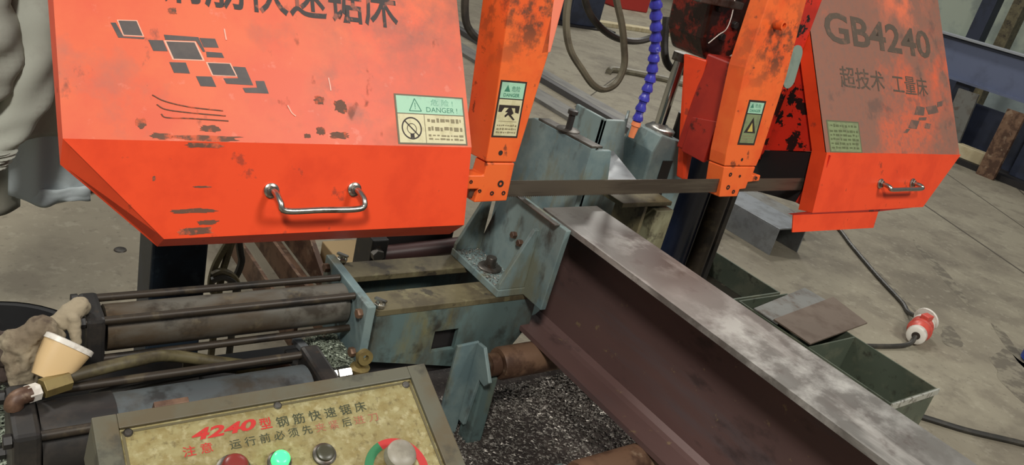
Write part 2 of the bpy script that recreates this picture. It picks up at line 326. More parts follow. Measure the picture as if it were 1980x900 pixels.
# folded rim round the back of the panel
fr = [UPF.p(XL, .78), UPF.p(XL, 0), LOF.p(.330, -.172), LOF.p(XR, -.172), UPF.p(XR, 0), UPF.p(XR, .78)]
bk = [UPF.p(XL, .78, -.09), Vector((XL - .001, 1.3605, .934)), Vector((.331, 1.352, .779)), Vector((XR, 1.352, .772)), Vector((XR, 1.42, .93)), UPF.p(XR, .78, -.09)]
g = G()
for i in range(len(fr) - 1):
    n1 = (fr[i + 1] - fr[i]).cross(bk[i] - fr[i]).normalized() * .002
    g.add([fr[i], fr[i + 1], bk[i + 1], bk[i]], [(0, 1, 2, 3)])
    g.add([fr[i] + n1, fr[i + 1] + n1, bk[i + 1] + n1, bk[i] + n1], [(3, 2, 1, 0)])
g.obj('folded_rim', ORANGE, lc)
hb = G(); hb.prism([UPF.p(XL + .02, .03, -.088), UPF.p(XR - .02, .03, -.088), UPF.p(XR - .02, .76, -.088), UPF.p(XL + .02, .76, -.088)], -UPF.n * .10)
hb.obj('wheel_housing', RED, lc, bevel=.006)
G().lathe(UPF.p(.56, .42, -.02), -UPF.n, [(0, .06), (.02, .06), (.02, .32), (.05, .32), (.05, .02)], 36).obj('band_wheel', STEEL, lc, smooth=True)
LOGOS = [
[(0.271, 0.2015), (0.2988, 0.2039), (0.3069, 0.1796), (0.2778, 0.1782)],
[(0.2589, 0.1967), (0.2667, 0.1976), (0.2769, 0.1754), (0.3104, 0.1767), (0.3077, 0.1737), (0.2691, 0.1725)],
[(0.3151, 0.1731), (0.3389, 0.1747), (0.3451, 0.1561), (0.322, 0.1548)],
[(0.3438, 0.1732), (0.3905, 0.1759), (0.402, 0.1461), (0.3544, 0.144)],
[(0.3408, 0.1848), (0.3978, 0.1862), (0.4079, 0.1612), (0.4039, 0.1603), (0.3933, 0.179), (0.3427, 0.1759)],
[(0.3996, 0.185), (0.4265, 0.1863), (0.4316, 0.1705), (0.4058, 0.1689)],
[(0.4093, 0.1613), (0.4363, 0.1615), (0.4398, 0.1527), (0.4099, 0.1515)],
[(0.3463, 0.1372), (0.3733, 0.1386), (0.379, 0.1196), (0.3527, 0.1191)],
[(0.3886, 0.1156), (0.4153, 0.1167), (0.422, 0.0988), (0.3952, 0.0985)],
[(0.4104, 0.1411), (0.4486, 0.1426), (0.458, 0.1212), (0.4182, 0.1203)],
[(0.4538, 0.1381), (0.4762, 0.1384), (0.4878, 0.1059), (0.4402, 0.1057), (0.4355, 0.1153), (0.4619, 0.1172)],
[(0.4928, 0.1144), (0.5087, 0.1152), (0.5155, 0.0922), (0.4724, 0.0914), (0.4683, 0.0998), (0.4946, 0.102)]]
for q in LOGOS: UPF.poly(G(), q, 0, .0006).obj('logo_diamond', LOGO, lc)
# pale outline round the bigger diamonds
PALE = mat('pale_logo_outline', (226, 170, 146), .5)
g = G()
for i in (0, 3, 9, 10, 11):
    q = [Vector((a, b, 0)) for a, b in LOGOS[i][:4]] if i < 10 else None
    if q:
        c = sum(q, Vector()) / 4; o2 = [c + (p - c) * 1.13 for p in q]
        UPF.poly(g, [(p.x, p.y) for p in o2], -.0001, .0003)
g.obj('logo_outline', PALE, lc)
# old lettering along the top edge
g = G(); UPF.text(g, '钢筋快速锯床', .335, .243, .800, .345, .0007, bold=.012); g.obj('lettering', TXT_K, lc)
# dark scuffs and scraped-off marks
SCUFF = mat('dark_scuff', (104, 70, 54), .7, layers=[((206, 90, 54), 36, .52, .68, 1.0)])
def blot(F, a0, b0, a1, b1, seed, n=26, amp=.35):
    rr = random.Random(seed); c = ((a0 + a1) / 2, (b0 + b1) / 2); pts = []
    for i in range(n):
        t = 2 * math.pi * i / n; k = 1 - amp * rr.random()
        ct, st_ = math.cos(t), math.sin(t)
        pts.append((c[0] + math.copysign(abs(ct) ** .7, ct) * (a1 - a0) / 2 * k, c[1] + math.copysign(abs(st_) ** .7, st_) * (b1 - b0) / 2 * k))
    return F.poly(G(), pts, -.0001, .0004)
for F, q, sd in [(UPF, (.305, .002, .345, .014), 1), (UPF, (.33, .0005, .47, .012), 2), (LOF, (.36, -.012, .43, -.001), 21), (LOF, (.38, -.150, .425, -.140), 22), (UPF, (.385, .016, .425, .030), 3), (UPF, (.285, .018, .303, .040), 4), (LOF, (.335, -.128, .425, -.118), 5), (LOF, (.345, -.168, .42, -.152), 6),
                 (UPF, (.60, .016, .62, .034), 7), (UPF, (.625, .010, .67, .026), 8), (UPF, (.575, .010, .59, .020), 9), (UPF, (.60, .075, .625, .095), 10), (UPF, (.64, .06, .67, .09), 11), (UPF, (.35, .222, .366, .236), 12), (LOF, (.31, -.07, .316, -.06), 13), (LOF, (.375, -.082, .41, -.078), 14)]:
    blot(F, *q, sd).obj('scuff_mark', SCUFF, lc)
for k in range(3):
    pts = [UPF.p(.315 + .006 * k, .078 - .016 * k, .0006), UPF.p(.335, .068 - .014 * k, .0006), UPF.p(.375, .060 - .010 * k, .0006), UPF.p(.43 + .004 * k, .056 - .009 * k, .0006)]
    g = G(); g.tube(pts, .0012, 5, 5); g.obj('scratch', SCUFF, lc)
WSCR = mat('pale_scratch', (238, 176, 156), .5)
for q in ([(.549, .072), (.552, .066), (.556, .058), (.563, .052)], [(.444, .206), (.445, .195), (.446, .186)], [(.635, .13), (.637, .115), (.6375, .105)]):
    g = G(); g.tube([UPF.p(a, b, .0004) for a, b in q], .0016, 5, 5); g.obj('scratch', WSCR, lc)
bar_handle(lc, .5155, .682, -.088, .030, .040, .0062)
# danger label
dl = UPF.rect(G(), .7735, .0035, .940, .108, 0, .0006).obj('warning_label', mat('label_brown_border', (96, 84, 58), .5), lc)
UPF.rect(G(), .7775, .0685, .936, .1045, .0006, .0009).obj('header', LAB_G, dl)
UPF.rect(G(), .7775, .007, .8385, .0665, .0006, .0009).obj('picture_field', LAB_W, dl)
UPF.rect(G(), .8400, .007, .936, .0665, .0006, .0009).obj('text_field', LAB_W, dl)
g = G()
def ring2(F, g, cx, cy, r0, r1, h, n=28):
    for i in range(n):
        a, b = 2 * math.pi * i / n, 2 * math.pi * (i + 1) / n
        F.poly(g, [(cx + r0 * math.cos(a), cy + r0 * math.sin(a)), (cx + r1 * math.cos(a), cy + r1 * math.sin(a)), (cx + r1 * math.cos(b), cy + r1 * math.sin(b)), (cx + r0 * math.cos(b), cy + r0 * math.sin(b))], h, h + .0002)
ring2(UPF, g, .8075, .037, .0205, .0235, .001)
UPF.poly(g, [(.791, .0515), (.793, .0535), (.824, .0225), (.822, .0205)], .001, .0012)
ring2(UPF, g, .8075, .036, .010, .0115, .001, 14); UPF.rect(g, .803, .017, .812, .026, .001, .0012)
g.obj('pictogram', INK, dl)
g = G()
for a, b in (((.806, .0735), (.820, .0995)), ((.820, .0995), (.834, .0735)), ((.806, .0735), (.834, .0735))):
    d = (Vector(b) - Vector(a)).normalized(); n = Vector((-d.y, d.x)) * .0009; av, bv = Vector(a), Vector(b)
    UPF.poly(g, [tuple(av - n), tuple(bv - n), tuple(bv + n), tuple(av + n)], .001, .0012)
UPF.rect(g, .8193, .081, .8207, .091, .001, .0012); UPF.rect(g, .8193, .0775, .8207, .0795, .001, .0012)
UPF.text(g, 'DANGER !', .846, .0725, .922, .083, .0011)
g.obj('lettering', INK_GREEN, dl)
g = G(); UPF.text(g, '危 险 !', .858, .0865, .912, .1005, .0011); g.obj('lettering', mat('label_pale_green_ink', (112, 164, 138), .6), dl)
g = G(); UPF.scribble(g, .846, .048, .928, .063, .001, 1, 3); UPF.scribble(g, .846, .030, .930, .046, .001, 1, 4); UPF.scribble(g, .846, .012, .932, .027, .001, 2, 5); g.obj('lettering', INK_GREY, dl)

# right cover ----------------------------------------------------------
rc = thing('wheel_cover', 'orange wheel cover lettered GB4240 with brown grime film, right of the blade', 'saw cover', (2.72, 1.33, .80), 'orange wheel covers')
RL, RR = 2.284, 3.170
slab(UPF, [(RL, .008), (RR, .012), (RR, .78), (RL, .78)], .003).obj('upper_panel', ORANGE_GRIME, rc)
slab(LOF, [(RL, .008), (2.268, -.186), (2.971, -.186), (RR, .012)], .003).obj('lower_panel', ORANGE, rc)
g = G()
fr = [UPF.p(RL, .78), UPF.p(RL, .008), LOF.p(2.268, -.186), LOF.p(2.971, -.186), UPF.p(RR, .012), UPF.p(RR, .78)]
bk = [p + Vector((0, .05, -.012)) for p in fr]
for i in range(len(fr) - 1): g.add([fr[i], fr[i + 1], bk[i + 1], bk[i]], [(0, 1, 2, 3)])
g.obj('folded_rim', ORANGE, rc)
# housing wall seen edge-on at the blade slot
def sw(y, z): return Vector((RL + .012, y, z))
hw = [sw(1.372, .985), sw(1.60, .90), sw(1.72, 1.02), sw(1.96, 1.50), sw(1.74, 1.60), sw(1.40, 1.02)]
G().prism(hw, (.004, 0, 0)).obj('housing_wall', RED_CHIP, rc)
G().prism([sw(1.338, .985), sw(1.372, .985), sw(1.39, .80), sw(1.325, .80)], (.004, 0, 0)).obj('slot_edge', RED_CHIP, rc)
G().prism([sw(1.60, .90), sw(1.36, .985), sw(1.39, .80), sw(1.60, .76)], (.16, 0, 0)).obj('slot_shade_block', DARKIN, rc)  # dark block stands in for the shade inside the blade opening
hb = G(); hb.prism([UPF.p(RL + .02, .05, -.06), UPF.p(RR - .02, .05, -.06), UPF.p(RR - .02, .76, -.06), UPF.p(RL + .02, .76, -.06)], -UPF.n * .16)
hb.obj('wheel_housing', RED_CHIP, rc, bevel=.006)
slab(LOF, [(2.168, -.190), (2.180, -.246), (2.655, -.252), (2.665, -.192)], .003).obj('lower_skirt', ORANGE, rc)
slab(LOF, [(2.168, -.190), (2.268, -.186), (2.9, -.186), (2.66, -.194)], .02).obj('skirt_fold', RED, rc)
g = G(); UPF.text(g, 'GB4240', 2.365, .372, 3.055, .478, .0008, bold=.022); g.obj('lettering', TXT_F, rc)
g = G(); UPF.text(g, '超技术', 2.418, .226, 2.690, .298, .0008, bold=.006); g.obj('lettering', TXT_F, rc)
g = G(); UPF.text(g, '工量床', 2.745, .226, 2.99, .296, .0008, bold=.006); g.obj('lettering', TXT_F, rc)
for q in [[(2.959, .1865), (3.0393, .1983), (3.0509, .1695), (2.9703, .1582)], [(2.8918, .1871), (2.9508, .1842), (2.9348, .1528), (2.8683, .1538)], [(2.8412, .1339), (2.8994, .1324), (2.8689, .1011), (2.8115, .103)], [(2.9426, .1264), (2.98, .1239), (2.9631, .1041), (2.926, .1067)], [(3.05, .2086), (3.1046, .2194), (3.0862, .1967), (3.0445, .1887)], [(2.80, .10), (2.825, .10), (2.80, .085), (2.775, .085)], [(2.90, .145), (2.955, .148), (2.945, .136), (2.89, .134)]]:
    UPF.poly(G(), q, 0, .0006).obj('logo_diamond', LOGO_F, rc)
rl = UPF.rect(G(), 2.306, .007, 2.492, .113, 0, .0007).obj('information_label', mat('label_olive_border', (92, 96, 68), .6), rc)
UPF.rect(G(), 2.312, .012, 2.486, .108, .0007, .001).obj('label_field', LAB_GR, rl)
g = G(); UPF.scribble(g, 2.325, .088, 2.475, .105, .0011, 1, 8); UPF.scribble(g, 2.318, .018, 2.48, .086, .0011, 5, 9); g.obj('lettering', mat('label_olive_ink', (88, 96, 62), .6), rl)
bar_handle(rc, 2.635, 2.850, -.094, .014, .036, .0075)

# ------------------------------------------------------------------ blade
g = G(); yb = 1.3845
top = [(1.0, .888), (2.42, .888)]
xs = 1.0; vs = []; n = 0
while xs < 2.42:
    vs += [(xs, .8475), (xs + .005, .8445)]; xs += .006
poly = [(2.42, .888), (1.0, .888)] + vs
m_ = len(vs)
va = [Vector((x, yb, z)) for x, z in vs] + [Vector((x, yb, .888)) for x, z in vs]
vb = [p + Vector((0, .0013, 0)) for p in va]
fs = []
for i in range(m_ - 1):
    fs += [(i, i + 1, m_ + i + 1, m_ + i), (2 * m_ + m_ + i, 2 * m_ + m_ + i + 1, 2 * m_ + i + 1, 2 * m_ + i), (m_ + i, m_ + i + 1, 3 * m_ + i + 1, 3 * m_ + i), (2 * m_ + i, 2 * m_ + i + 1, i + 1, i)]
g.add(va + vb, fs)
single(g, 'band_saw_blade', BLADE, 'thin grey steel band saw blade stretched between the two orange guide arms', 'saw blade', (1.6, yb, .85))

# ------------------------------------------------------------------ guide arms
A6 = math.radians(6); AD = Vector((0, math.sin(A6), math.cos(A6)))
ARF = Frame((0, 1.37, .83), X, AD)
def zs(z): return (z - .83) / math.cos(A6)
def arm_body(pts, depth, name, parent, material=ARM_OR, bev=.003):
    g = G(); g.prism([ARF.p(x, zs(z)) for x, z in pts], -ARF.n * depth); return g.obj(name, material, parent, bevel=bev)
la = thing('blade_guide', 'orange blade guide arm with tall danger label, beside the left cover', 'guide arm', (1.06, 1.42, .83), 'blade guide arms')
arm_body([(1.024, .936), (1.108, .936), (1.145, 1.19), (1.118, 1.45), (1.008, 1.45), (1.024, 1.05)], .105, 'arm', la)
arm_body([(1.122, 1.185), (1.150, 1.192), (1.175, 1.45), (1.145, 1.45)], .05, 'side_plate', la, mat('pink_orange_paint', (240, 132, 104), .35))
lf = arm_body([(.980, .905), (1.024, .905), (1.028, .934), (1.106, .934), (1.102, .842), (1.010, .840), (1.016, .872), (.978, .872)], .05, 'guide_foot', la)
for x, z, r in [(1.075, .885, .008), (1.055, .862, .005), (1.02, .868, .004), (1.088, .862, .005), (.992, .89, .004)]:
    G().lathe(ARF.p(x, zs(z), -.002), ARF.n, [(0, r), (.004, r), (.004, r * .55), (.001, r * .5)], 14).obj('bolt_head', BLACK, lf)
G().lathe(ARF.p(1.06, zs(.958), -.003), ARF.n, [(0, .006), (.0036, .006)], 14).obj('bolt_hole', INK, la)
lb = ARF.rect(G(), 1.0265, zs(.994), 1.099, zs(1.1225), 0, .0006).obj('warning_label', INK, la)
ARF.rect(G(), 1.031, zs(1.083), 1.0945, zs(1.1185), .0006, .0009).obj('header', LAB_G, lb)
ARF.rect(G(), 1.031, zs(.998), 1.0945, zs(1.0805), .0006, .0009).obj('text_field', LAB_W, lb)
g = G(); ARF.poly(g, [(1.040, zs(1.098)), (1.056, zs(1.098)), (1.048, zs(1.113))], .001, .0012); ARF.text(g, '危险', 1.060, zs(1.099), 1.083, zs(1.111), .0011); ARF.text(g, 'DANGER', 1.040, zs(1.0865), 1.084, zs(1.0945), .0011, bold=.02); g.obj('lettering', INK_GREEN, lb)
g = G()
for p in ([(1.033, 1.068), (1.090, 1.068), (1.090, 1.062), (1.033, 1.062)], [(1.033, 1.062), (1.048, 1.062), (1.042, 1.052), (1.033, 1.052)], [(1.078, 1.062), (1.090, 1.062), (1.090, 1.050), (1.080, 1.052)], [(1.060, 1.062), (1.068, 1.062), (1.076, 1.050), (1.070, 1.046), (1.082, 1.036), (1.078, 1.034), (1.062, 1.046), (1.054, 1.040), (1.052, 1.044), (1.060, 1.052), (1.052, 1.052)]):
    ARF.poly(g, [(x, zs(z)) for x, z in p], .001, .0012)
g.obj('pictogram', INK, lb)
g = G(); ARF.scribble(g, 1.036, zs(1.002), 1.09, zs(1.026), .001, 3, 12); ARF.rect(g, 1.038, zs(1.0305), 1.088, zs(1.0315), .001, .0012); g.obj('lettering', INK_GREY, lb)

ra = thing('blade_guide', 'orange blade guide arm with narrow triangle warning label, beside the right cover', 'guide arm', (1.94, 1.42, .83), 'blade guide arms')
arm_body([(1.858, .93), (2.006, .93), (2.014, .965), (2.030, 1.20), (2.022, 1.50), (1.868, 1.50), (1.836, 1.21), (1.852, .965)], .06, 'arm', ra)
rf = arm_body([(1.872, .836), (1.955, .836), (1.958, .858), (1.985, .860), (1.988, .880), (2.040, .884), (2.040, .902), (2.0, .904), (2.004, .928), (1.858, .928)], .06, 'guide_foot', ra)
for x, z, r in [(1.90, .866, .007), (1.93, .852, .006), (1.895, .905, .006), (2.02, .893, .005), (1.94, .90, .004)]:
    G().lathe(ARF.p(x, zs(z), -.002), ARF.n, [(0, r), (.004, r), (.004, r * .55), (.001, r * .5)], 14).obj('bolt_head', BLACK, rf)
G().lathe(ARF.p(1.915, zs(1.337), 0), ARF.n, [(0, .014), (.03, .014), (.03, .008), (.012, .007)], 18).obj('grease_nipple_boss', ARM_OR, ra, smooth=True)
G().lathe(ARF.p(1.93, zs(.95), -.003), ARF.n, [(0, .005), (.0036, .005)], 14).obj('bolt_hole', INK, ra)
lb = ARF.rect(G(), 1.890, zs(.994), 1.968, zs(1.125), 0, .0006).obj('warning_label', INK, ra)
ARF.rect(G(), 1.897, zs(1.087), 1.961, zs(1.119), .0006, .0009).obj('header', LAB_G, lb)
ARF.rect(G(), 1.897, zs(1.000), 1.961, zs(1.084), .0006, .0009).obj('text_field', LAB_GR, lb)
g = G(); ARF.poly(g, [(1.903, zs(1.030)), (1.955, zs(1.030)), (1.930, zs(1.076))], .001, .0012); g.obj('pictogram', INK, lb)
g = G(); ARF.poly(g, [(1.918, zs(1.034)), (1.942, zs(1.034)), (1.930, zs(1.060))], .0012, .0014); g.obj('pictogram', mat('label_yellow', (190, 170, 90), .5), lb)
g = G(); ARF.poly(g, [(1.903, zs(1.103)), (1.918, zs(1.103)), (1.9105, zs(1.116))], .001, .0012); ARF.text(g, '危险', 1.924, zs(1.104), 1.95, zs(1.115), .0011); ARF.text(g, 'DANGER', 1.904, zs(1.091), 1.953, zs(1.099), .0011, bold=.02); g.obj('lettering', INK_GREEN, lb)
g = G(); ARF.scribble(g, 1.90, zs(1.003), 1.957, zs(1.025), .001, 3, 15); g.obj('lettering', INK_GREY, lb)
# hanging tag on the right arm
g = G(); TF = Frame((0, 1.46, 1.20), X, AD)
pts = []
for i in range(24):
    t = 2 * math.pi * i / 24; pts.append((2.115 + .028 * math.cos(t), (.055 if math.sin(t) >= 0 else -.015) + .03 * math.sin(t)))
TF.poly(g, pts, 0, .004)
tg = single(g, 'metal_tag', TAG, 'grey-green oval metal tag hanging behind the right guide arm', 'tag', (2.115, 1.46, 1.15))

# ------------------------------------------------------------------ saw frame behind the right arm
sf = thing('saw_gearbox', 'oily red saw frame casting behind the right guide arm', 'saw frame', (2.0, 1.6, .86))
G().box((1.90, 1.485, .90), (2.06, 1.61, 1.20)).obj('upright', RED, sf, bevel=.006)
G().prism([(1.945, 1.575, .80), (1.945, 1.61, .80), (1.915, 1.66, 1.06), (1.855, 1.66, 1.18), (1.895, 1.60, 1.18)], (.02, .0, 0)).obj('side_flange', ORANGE, sf, bevel=.004)
G().prism([(1.888, 1.48, .90), (1.888, 1.575, .90), (1.888, 1.575, 1.01), (1.888, 1.48, 1.03)], (.012, 0, 0)).obj('cover_plate', RED, sf, bevel=.002)
g = G(); g.prism([(1.885, 1.63, 1.235), (1.93, 1.63, 1.175), (2.00, 1.63, 1.165), (2.10, 1.63, 1.24), (2.12, 1.63, 1.50), (1.85, 1.63, 1.50)], (0, .16, 0)); g.obj('gearbox', OILY, sf, bevel=.012)
G().box((1.79, 1.60, 1.338), (1.98, 1.64, 1.36)).obj('gearbox_lid', STEEL, sf, bevel=.003)
for x, z in [(1.87, 1.33), (1.96, 1.29), (2.03, 1.35), (1.92, 1.25)]:
    G().hexn((x + .04, 1.631, z), (0, -1, 0), .012, .012).obj('bolt', BLACK, sf)
G().box((2.06, 1.56, .88), (2.283, 1.60, 1.45)).obj('cross_plate', RED_CHIP, sf, bevel=.004)

# ------------------------------------------------------------------ steel beam being cut
bm = thing('steel_beam', 'long rusty steel I-beam lying on the rollers under the blade', 'beam', (1.27, .6, .515))
YE, YN = 1.332, -.6
def ext(prof, y0=YN, y1=YE): return G().prism([(x, y1, z) for x, z in prof], (0, y0 - y1, 0))
xw0, xw1 = 1.2655, 1.2745
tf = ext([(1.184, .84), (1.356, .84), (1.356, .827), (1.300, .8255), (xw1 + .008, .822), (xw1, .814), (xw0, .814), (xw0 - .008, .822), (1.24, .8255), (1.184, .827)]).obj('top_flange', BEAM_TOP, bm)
ext([(xw0, .815), (xw1, .815), (xw1, .541), (xw0, .541)]).obj('web', BEAM_WEB, bm)
ext([(1.187, .515), (1.353, .515), (1.353, .528), (1.300, .5305), (xw1 + .012, .534), (xw1, .544), (xw0, .544), (xw0 - .012, .534), (1.24, .5305), (1.187, .528)]).obj('bottom_flange', BEAM_WEB, bm)

# ------------------------------------------------------------------ saw bed (base with chip trough)
bd = thing('saw_bed', 'low oily cast saw bed full of chips under the beam and rollers', 'machine base', (1.0, 1.2, 0))
G().box((.82, .60, 0), (1.88, 1.60, .04)).obj('bed_floor', SLUDGE, bd)
G().box((.82, 1.57, .04), (1.88, 1.60, .235)).obj('back_wall', BLACK, bd, bevel=.003)
G().box((1.85, .60, .04), (1.88, 1.57, .235)).obj('side_wall', BLACK, bd, bevel=.003)
G().box((.82, .60, .04), (.85, 1.57, .235)).obj('side_wall', CONSOLE, bd, bevel=.003)
G().box((.85, .60, .04), (1.85, .64, .22)).obj('front_rail', BLACK, bd, bevel=.003)
G().box((.85, .99, .19), (1.85, 1.57, .2335)).obj('trough', SLUDGE, bd)
G().box((.85, .90, .18), (1.85, .99, .245)).obj('cross_rail', OILSTEEL, bd, bevel=.004)
G().box((.85, .64, .10), (1.85, .90, .15)).obj('trough', SLUDGE, bd)
# chips: too many to count
def chips(name, parent, n, sampler, smin, smax, material, seed):
    rr = random.Random(seed); g = G()
    for i in range(n):
        p = Vector(sampler(rr)); s_ = rr.uniform(smin, smax)
        q = Matrix.Rotation(rr.uniform(0, 6.28), 3, 'Z') @ Matrix.Rotation(rr.uniform(-.9, .9), 3, 'X')
        a, b, c, d = Vector((-s_, -s_ * .35, 0)), Vector((s_, -s_ * .3, s_ * .3)), Vector((s_ * .8, s_ * .35, 0)), Vector((-s_ * .7, s_ * .4, s_ * .5))
        g.add([p + q @ k for k in (a, b, c, d)], [(0, 1, 2), (0, 2, 3)])
    o = g.obj(name, material, parent); o['kind'] = 'stuff'; return o
def heap(rr):
    x = rr.uniform(.86, 1.80); y = rr.uniform(1.0, 1.42)
    h = .035 * max(0, 1 - ((x - 1.25) / .35) ** 2) * max(0, 1 - ((y - 1.14) / .24) ** 2)
    return (x, y, .236 + h * rr.random() ** .3 + .004)
chips('metal_chips', bd, 16000, heap, .0025, .006, CHIPM, 3)
g = G(); n = 28
for i in range(n):
    for j in range(n):
        x = .88 + i / (n - 1) * .78; y = 1.0 + j / (n - 1) * .39
        h = .036 * max(0, 1 - ((x - 1.25) / .35) ** 2) * max(0, 1 - ((y - 1.14) / .24) ** 2)
        g.v.append(Vector((x, y, .234 + h + random.uniform(-.001, .001))))
for i in range(n - 1):
    for j in range(n - 1): g.f.append((i * n + j, (i + 1) * n + j, (i + 1) * n + j + 1, i * n + j + 1))
o = g.obj('chip_heap', SLUDGE, bd, smooth=True); o['kind'] = 'stuff'

# ------------------------------------------------------------------ rollers
def roller(x0, x1, y, z, r, label, bracket=True):
    t = thing('support_roller', label, 'roller', (x0 - .05, y, .235), 'beam support rollers')
    G().lathe((x0, y, z), X, [(0, r * .55), (0, r * .93), (.006, r), (x1 - x0 - .006, r), (x1 - x0, r * .93), (x1 - x0, r * .5)], 30).obj('roller_drum', RUST, t, smooth=True)
    G().cyl((x0 - .05, y, z), (x1 + .05, y, z), r * .38, 16).obj('axle', STEEL, t, smooth=True)
    G().lathe((x0 - .03, y, z), X, [(0, r * .7), (.026, r * .7)], 20).obj('bearing', RUST, t, smooth=True)
    return t
r1 = roller(1.088, 1.46, 1.235, .4745, .0405, 'rusty steel roller beneath the beam next to the teal bracket')
if True:
    bx0 = 1.036
    # bent plate bracket: wide tapered cheek, side wing and foot
    G().prism([(bx0 - .002, 1.262, .525), (bx0 - .002, 1.235, .528), (bx0 - .002, 1.185, .462), (bx0 - .002, 1.20, .442), (bx0 - .002, 1.225, .445), (bx0 - .002, 1.238, .30), (bx0 - .002, 1.262, .30)], (.010, 0, 0)).obj('bracket_cheek', TEAL, r1, bevel=.002)
    G().prism([(bx0 - .052, 1.268, .518), (bx0 + .006, 1.264, .525), (bx0 + .006, 1.268, .236), (bx0 - .052, 1.272, .236)], (0, .008, 0)).obj('bracket_back', TEAL, r1, bevel=.002)
    G().box((bx0 + .008, 1.216, .236), (bx0 + .05, 1.262, .447)).obj('bracket_post', TEAL_RUST, r1, bevel=.004)
    G().box((bx0 - .07, 1.19, .2355), (bx0 + .07, 1.30, .250)).obj('bracket_foot', RUST, r1, bevel=.003)
r2 = roller(1.02, 1.46, .835, .4745, .0405, 'rusty roller at the bottom of the photo, half hidden by the beam')
G().box((.975, .80, .2355), (1.0, .87, .50)).obj('bracket_cheek', TEAL_RUST, r2, bevel=.003)

# ------------------------------------------------------------------ vise bed with slide bars
vb = thing('vise_slide', 'oil-stained teal vise slide box with two flat guide bars', 'vise', (1.0, 1.41, .41))
# near side wall with a square window
zt, zb = .604, .405
def wallpiece(x0, z0, x1, z1): return G().box((x0, 1.302, z0), (x1, 1.314, z1))
g = G(); g.prism([(.775, 1.302, .604), (.775, 1.302, .488), (.935, 1.302, .452), (.935, 1.302, .604)], (0, .012, 0)); g.obj('side_wall', TEAL_RUST, vb)
wallpiece(.935, .545, 1.0, .604).obj('side_wall', TEAL_RUST, vb)
g = G(); g.prism([(.935, 1.302, .487), (.935, 1.302, .452), (1.0, 1.302, .437), (1.0, 1.302, .487)], (0, .012, 0)); g.obj('side_wall', TEAL_RUST, vb)
g = G(); g.prism([(1.0, 1.302, .604), (1.0, 1.302, .437), (1.10, 1.302, .42), (1.17, 1.302, .46), (1.215, 1.302, .53), (1.215, 1.302, .604)], (0, .012, 0)); g.obj('side_wall', TEAL_RUST, vb)
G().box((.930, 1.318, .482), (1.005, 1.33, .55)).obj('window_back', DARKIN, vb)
G().box((.775, 1.51, .42), (1.215, 1.522, .604)).obj('side_wall', TEAL_RUST, vb)
G().box((.775, 1.302, .604), (1.20, 1.380, .620)).obj('guide_bar', BAR, vb, bevel=.002)
G().box((.775, 1.452, .604), (1.20, 1.522, .620)).obj('guide_bar', BAR, vb, bevel=.002)
G().box((.775, 1.316, .42), (1.20, 1.508, .44)).obj('slide_floor', DARKIN, vb)
fp = G().prism([(.752, 1.308, .628), (.752, 1.545, .632), (.752, 1.545, .46), (.752, 1.330, .44), (.752, 1.308, .48)], (.022, 0, 0)).obj('end_flange', TEAL, vb, bevel=.003)
for y, z in [(1.33, .60), (1.52, .61), (1.33, .50), (1.52, .50)]:
    G().hexn((.774, y, z), X, .010, .012).obj('nut', STEEL, fp)
    G().hexn((.752, y, z), -X, .011, .012).obj('nut', RUST, fp)
for k, (x, y) in enumerate([(.785, 1.525), (.785, 1.315)]):
    cb = G().cyl((x, y, .62), (x, y, .638), .008, 10).obj('clamp_stud', STEEL_BR, vb, smooth=True)
    G().hexn((x, y, .622), (0, 0, 1), .013, .009).obj('nut', STEEL_BR, cb)
    G().box((x - .004, y - .014, .636), (x + .004, y + .014, .641), Matrix.Rotation(.6, 3, 'Z')).obj('cotter', STEEL_BR, cb)

# moving jaw bracket
mj = thing('vise_jaw', 'teal angle bracket vise jaw with bolt and washer, clamped against the left of the beam', 'vise jaw', (1.13, 1.4, .62))
G().box((1.086, 1.300, .6205), (1.168, 1.522, .640)).obj('base_plate', TEAL, mj, bevel=.002)
g = G(); g.prism([(1.166, 1.215, .837), (1.166, 1.43, .837), (1.166, 1.475, .80), (1.166, 1.53, .6205), (1.166, 1.30, .6205), (1.166, 1.225, .6205)], (.016, 0, 0)); g.obj('jaw_plate', TEAL, mj, bevel=.002)
g = G(); g.prism([(1.088, 1.302, .640), (1.166, 1.302, .640), (1.166, 1.302, .796), (1.152, 1.302, .796), (1.088, 1.302, .655)], (0, .012, 0)); g.obj('gusset', TEAL, mj, bevel=.002)
g = G(); g.prism([(1.088, 1.508, .640), (1.166, 1.508, .640), (1.166, 1.508, .800), (1.152, 1.508, .80), (1.088, 1.508, .655)], (0, .012, 0)); g.obj('gusset', TEAL, mj, bevel=.002)
G().box((1.150, 1.24, .8375), (1.166, 1.40, .841)).obj('jaw_edge_strip', STEEL, mj, bevel=.001)
ws = G().lathe((1.128, 1.405, .640), (0, 0, 1), [(0, .030), (.005, .031), (.008, .027), (.008, .01)], 24).obj('washer', STEEL, mj, smooth=True)
G().lathe((1.128, 1.405, .648), (0, 0, 1), [(0, .016), (.003, .016), (.003, .0135), (.022, .0135), (.024, .012)], 20).obj('bolt', STEEL, mj, smooth=True)
for y, z in [(1.355, .735), (1.385, .742)]:
    G().hexn((1.166, y, z), -X, .009, .012).obj('bolt', RUST, mj)
chips('metal_chips', mj, 700, lambda rr: (rr.uniform(1.09, 1.164), rr.uniform(1.318, 1.505), .6415), .001, .003, CHIPM, 11)

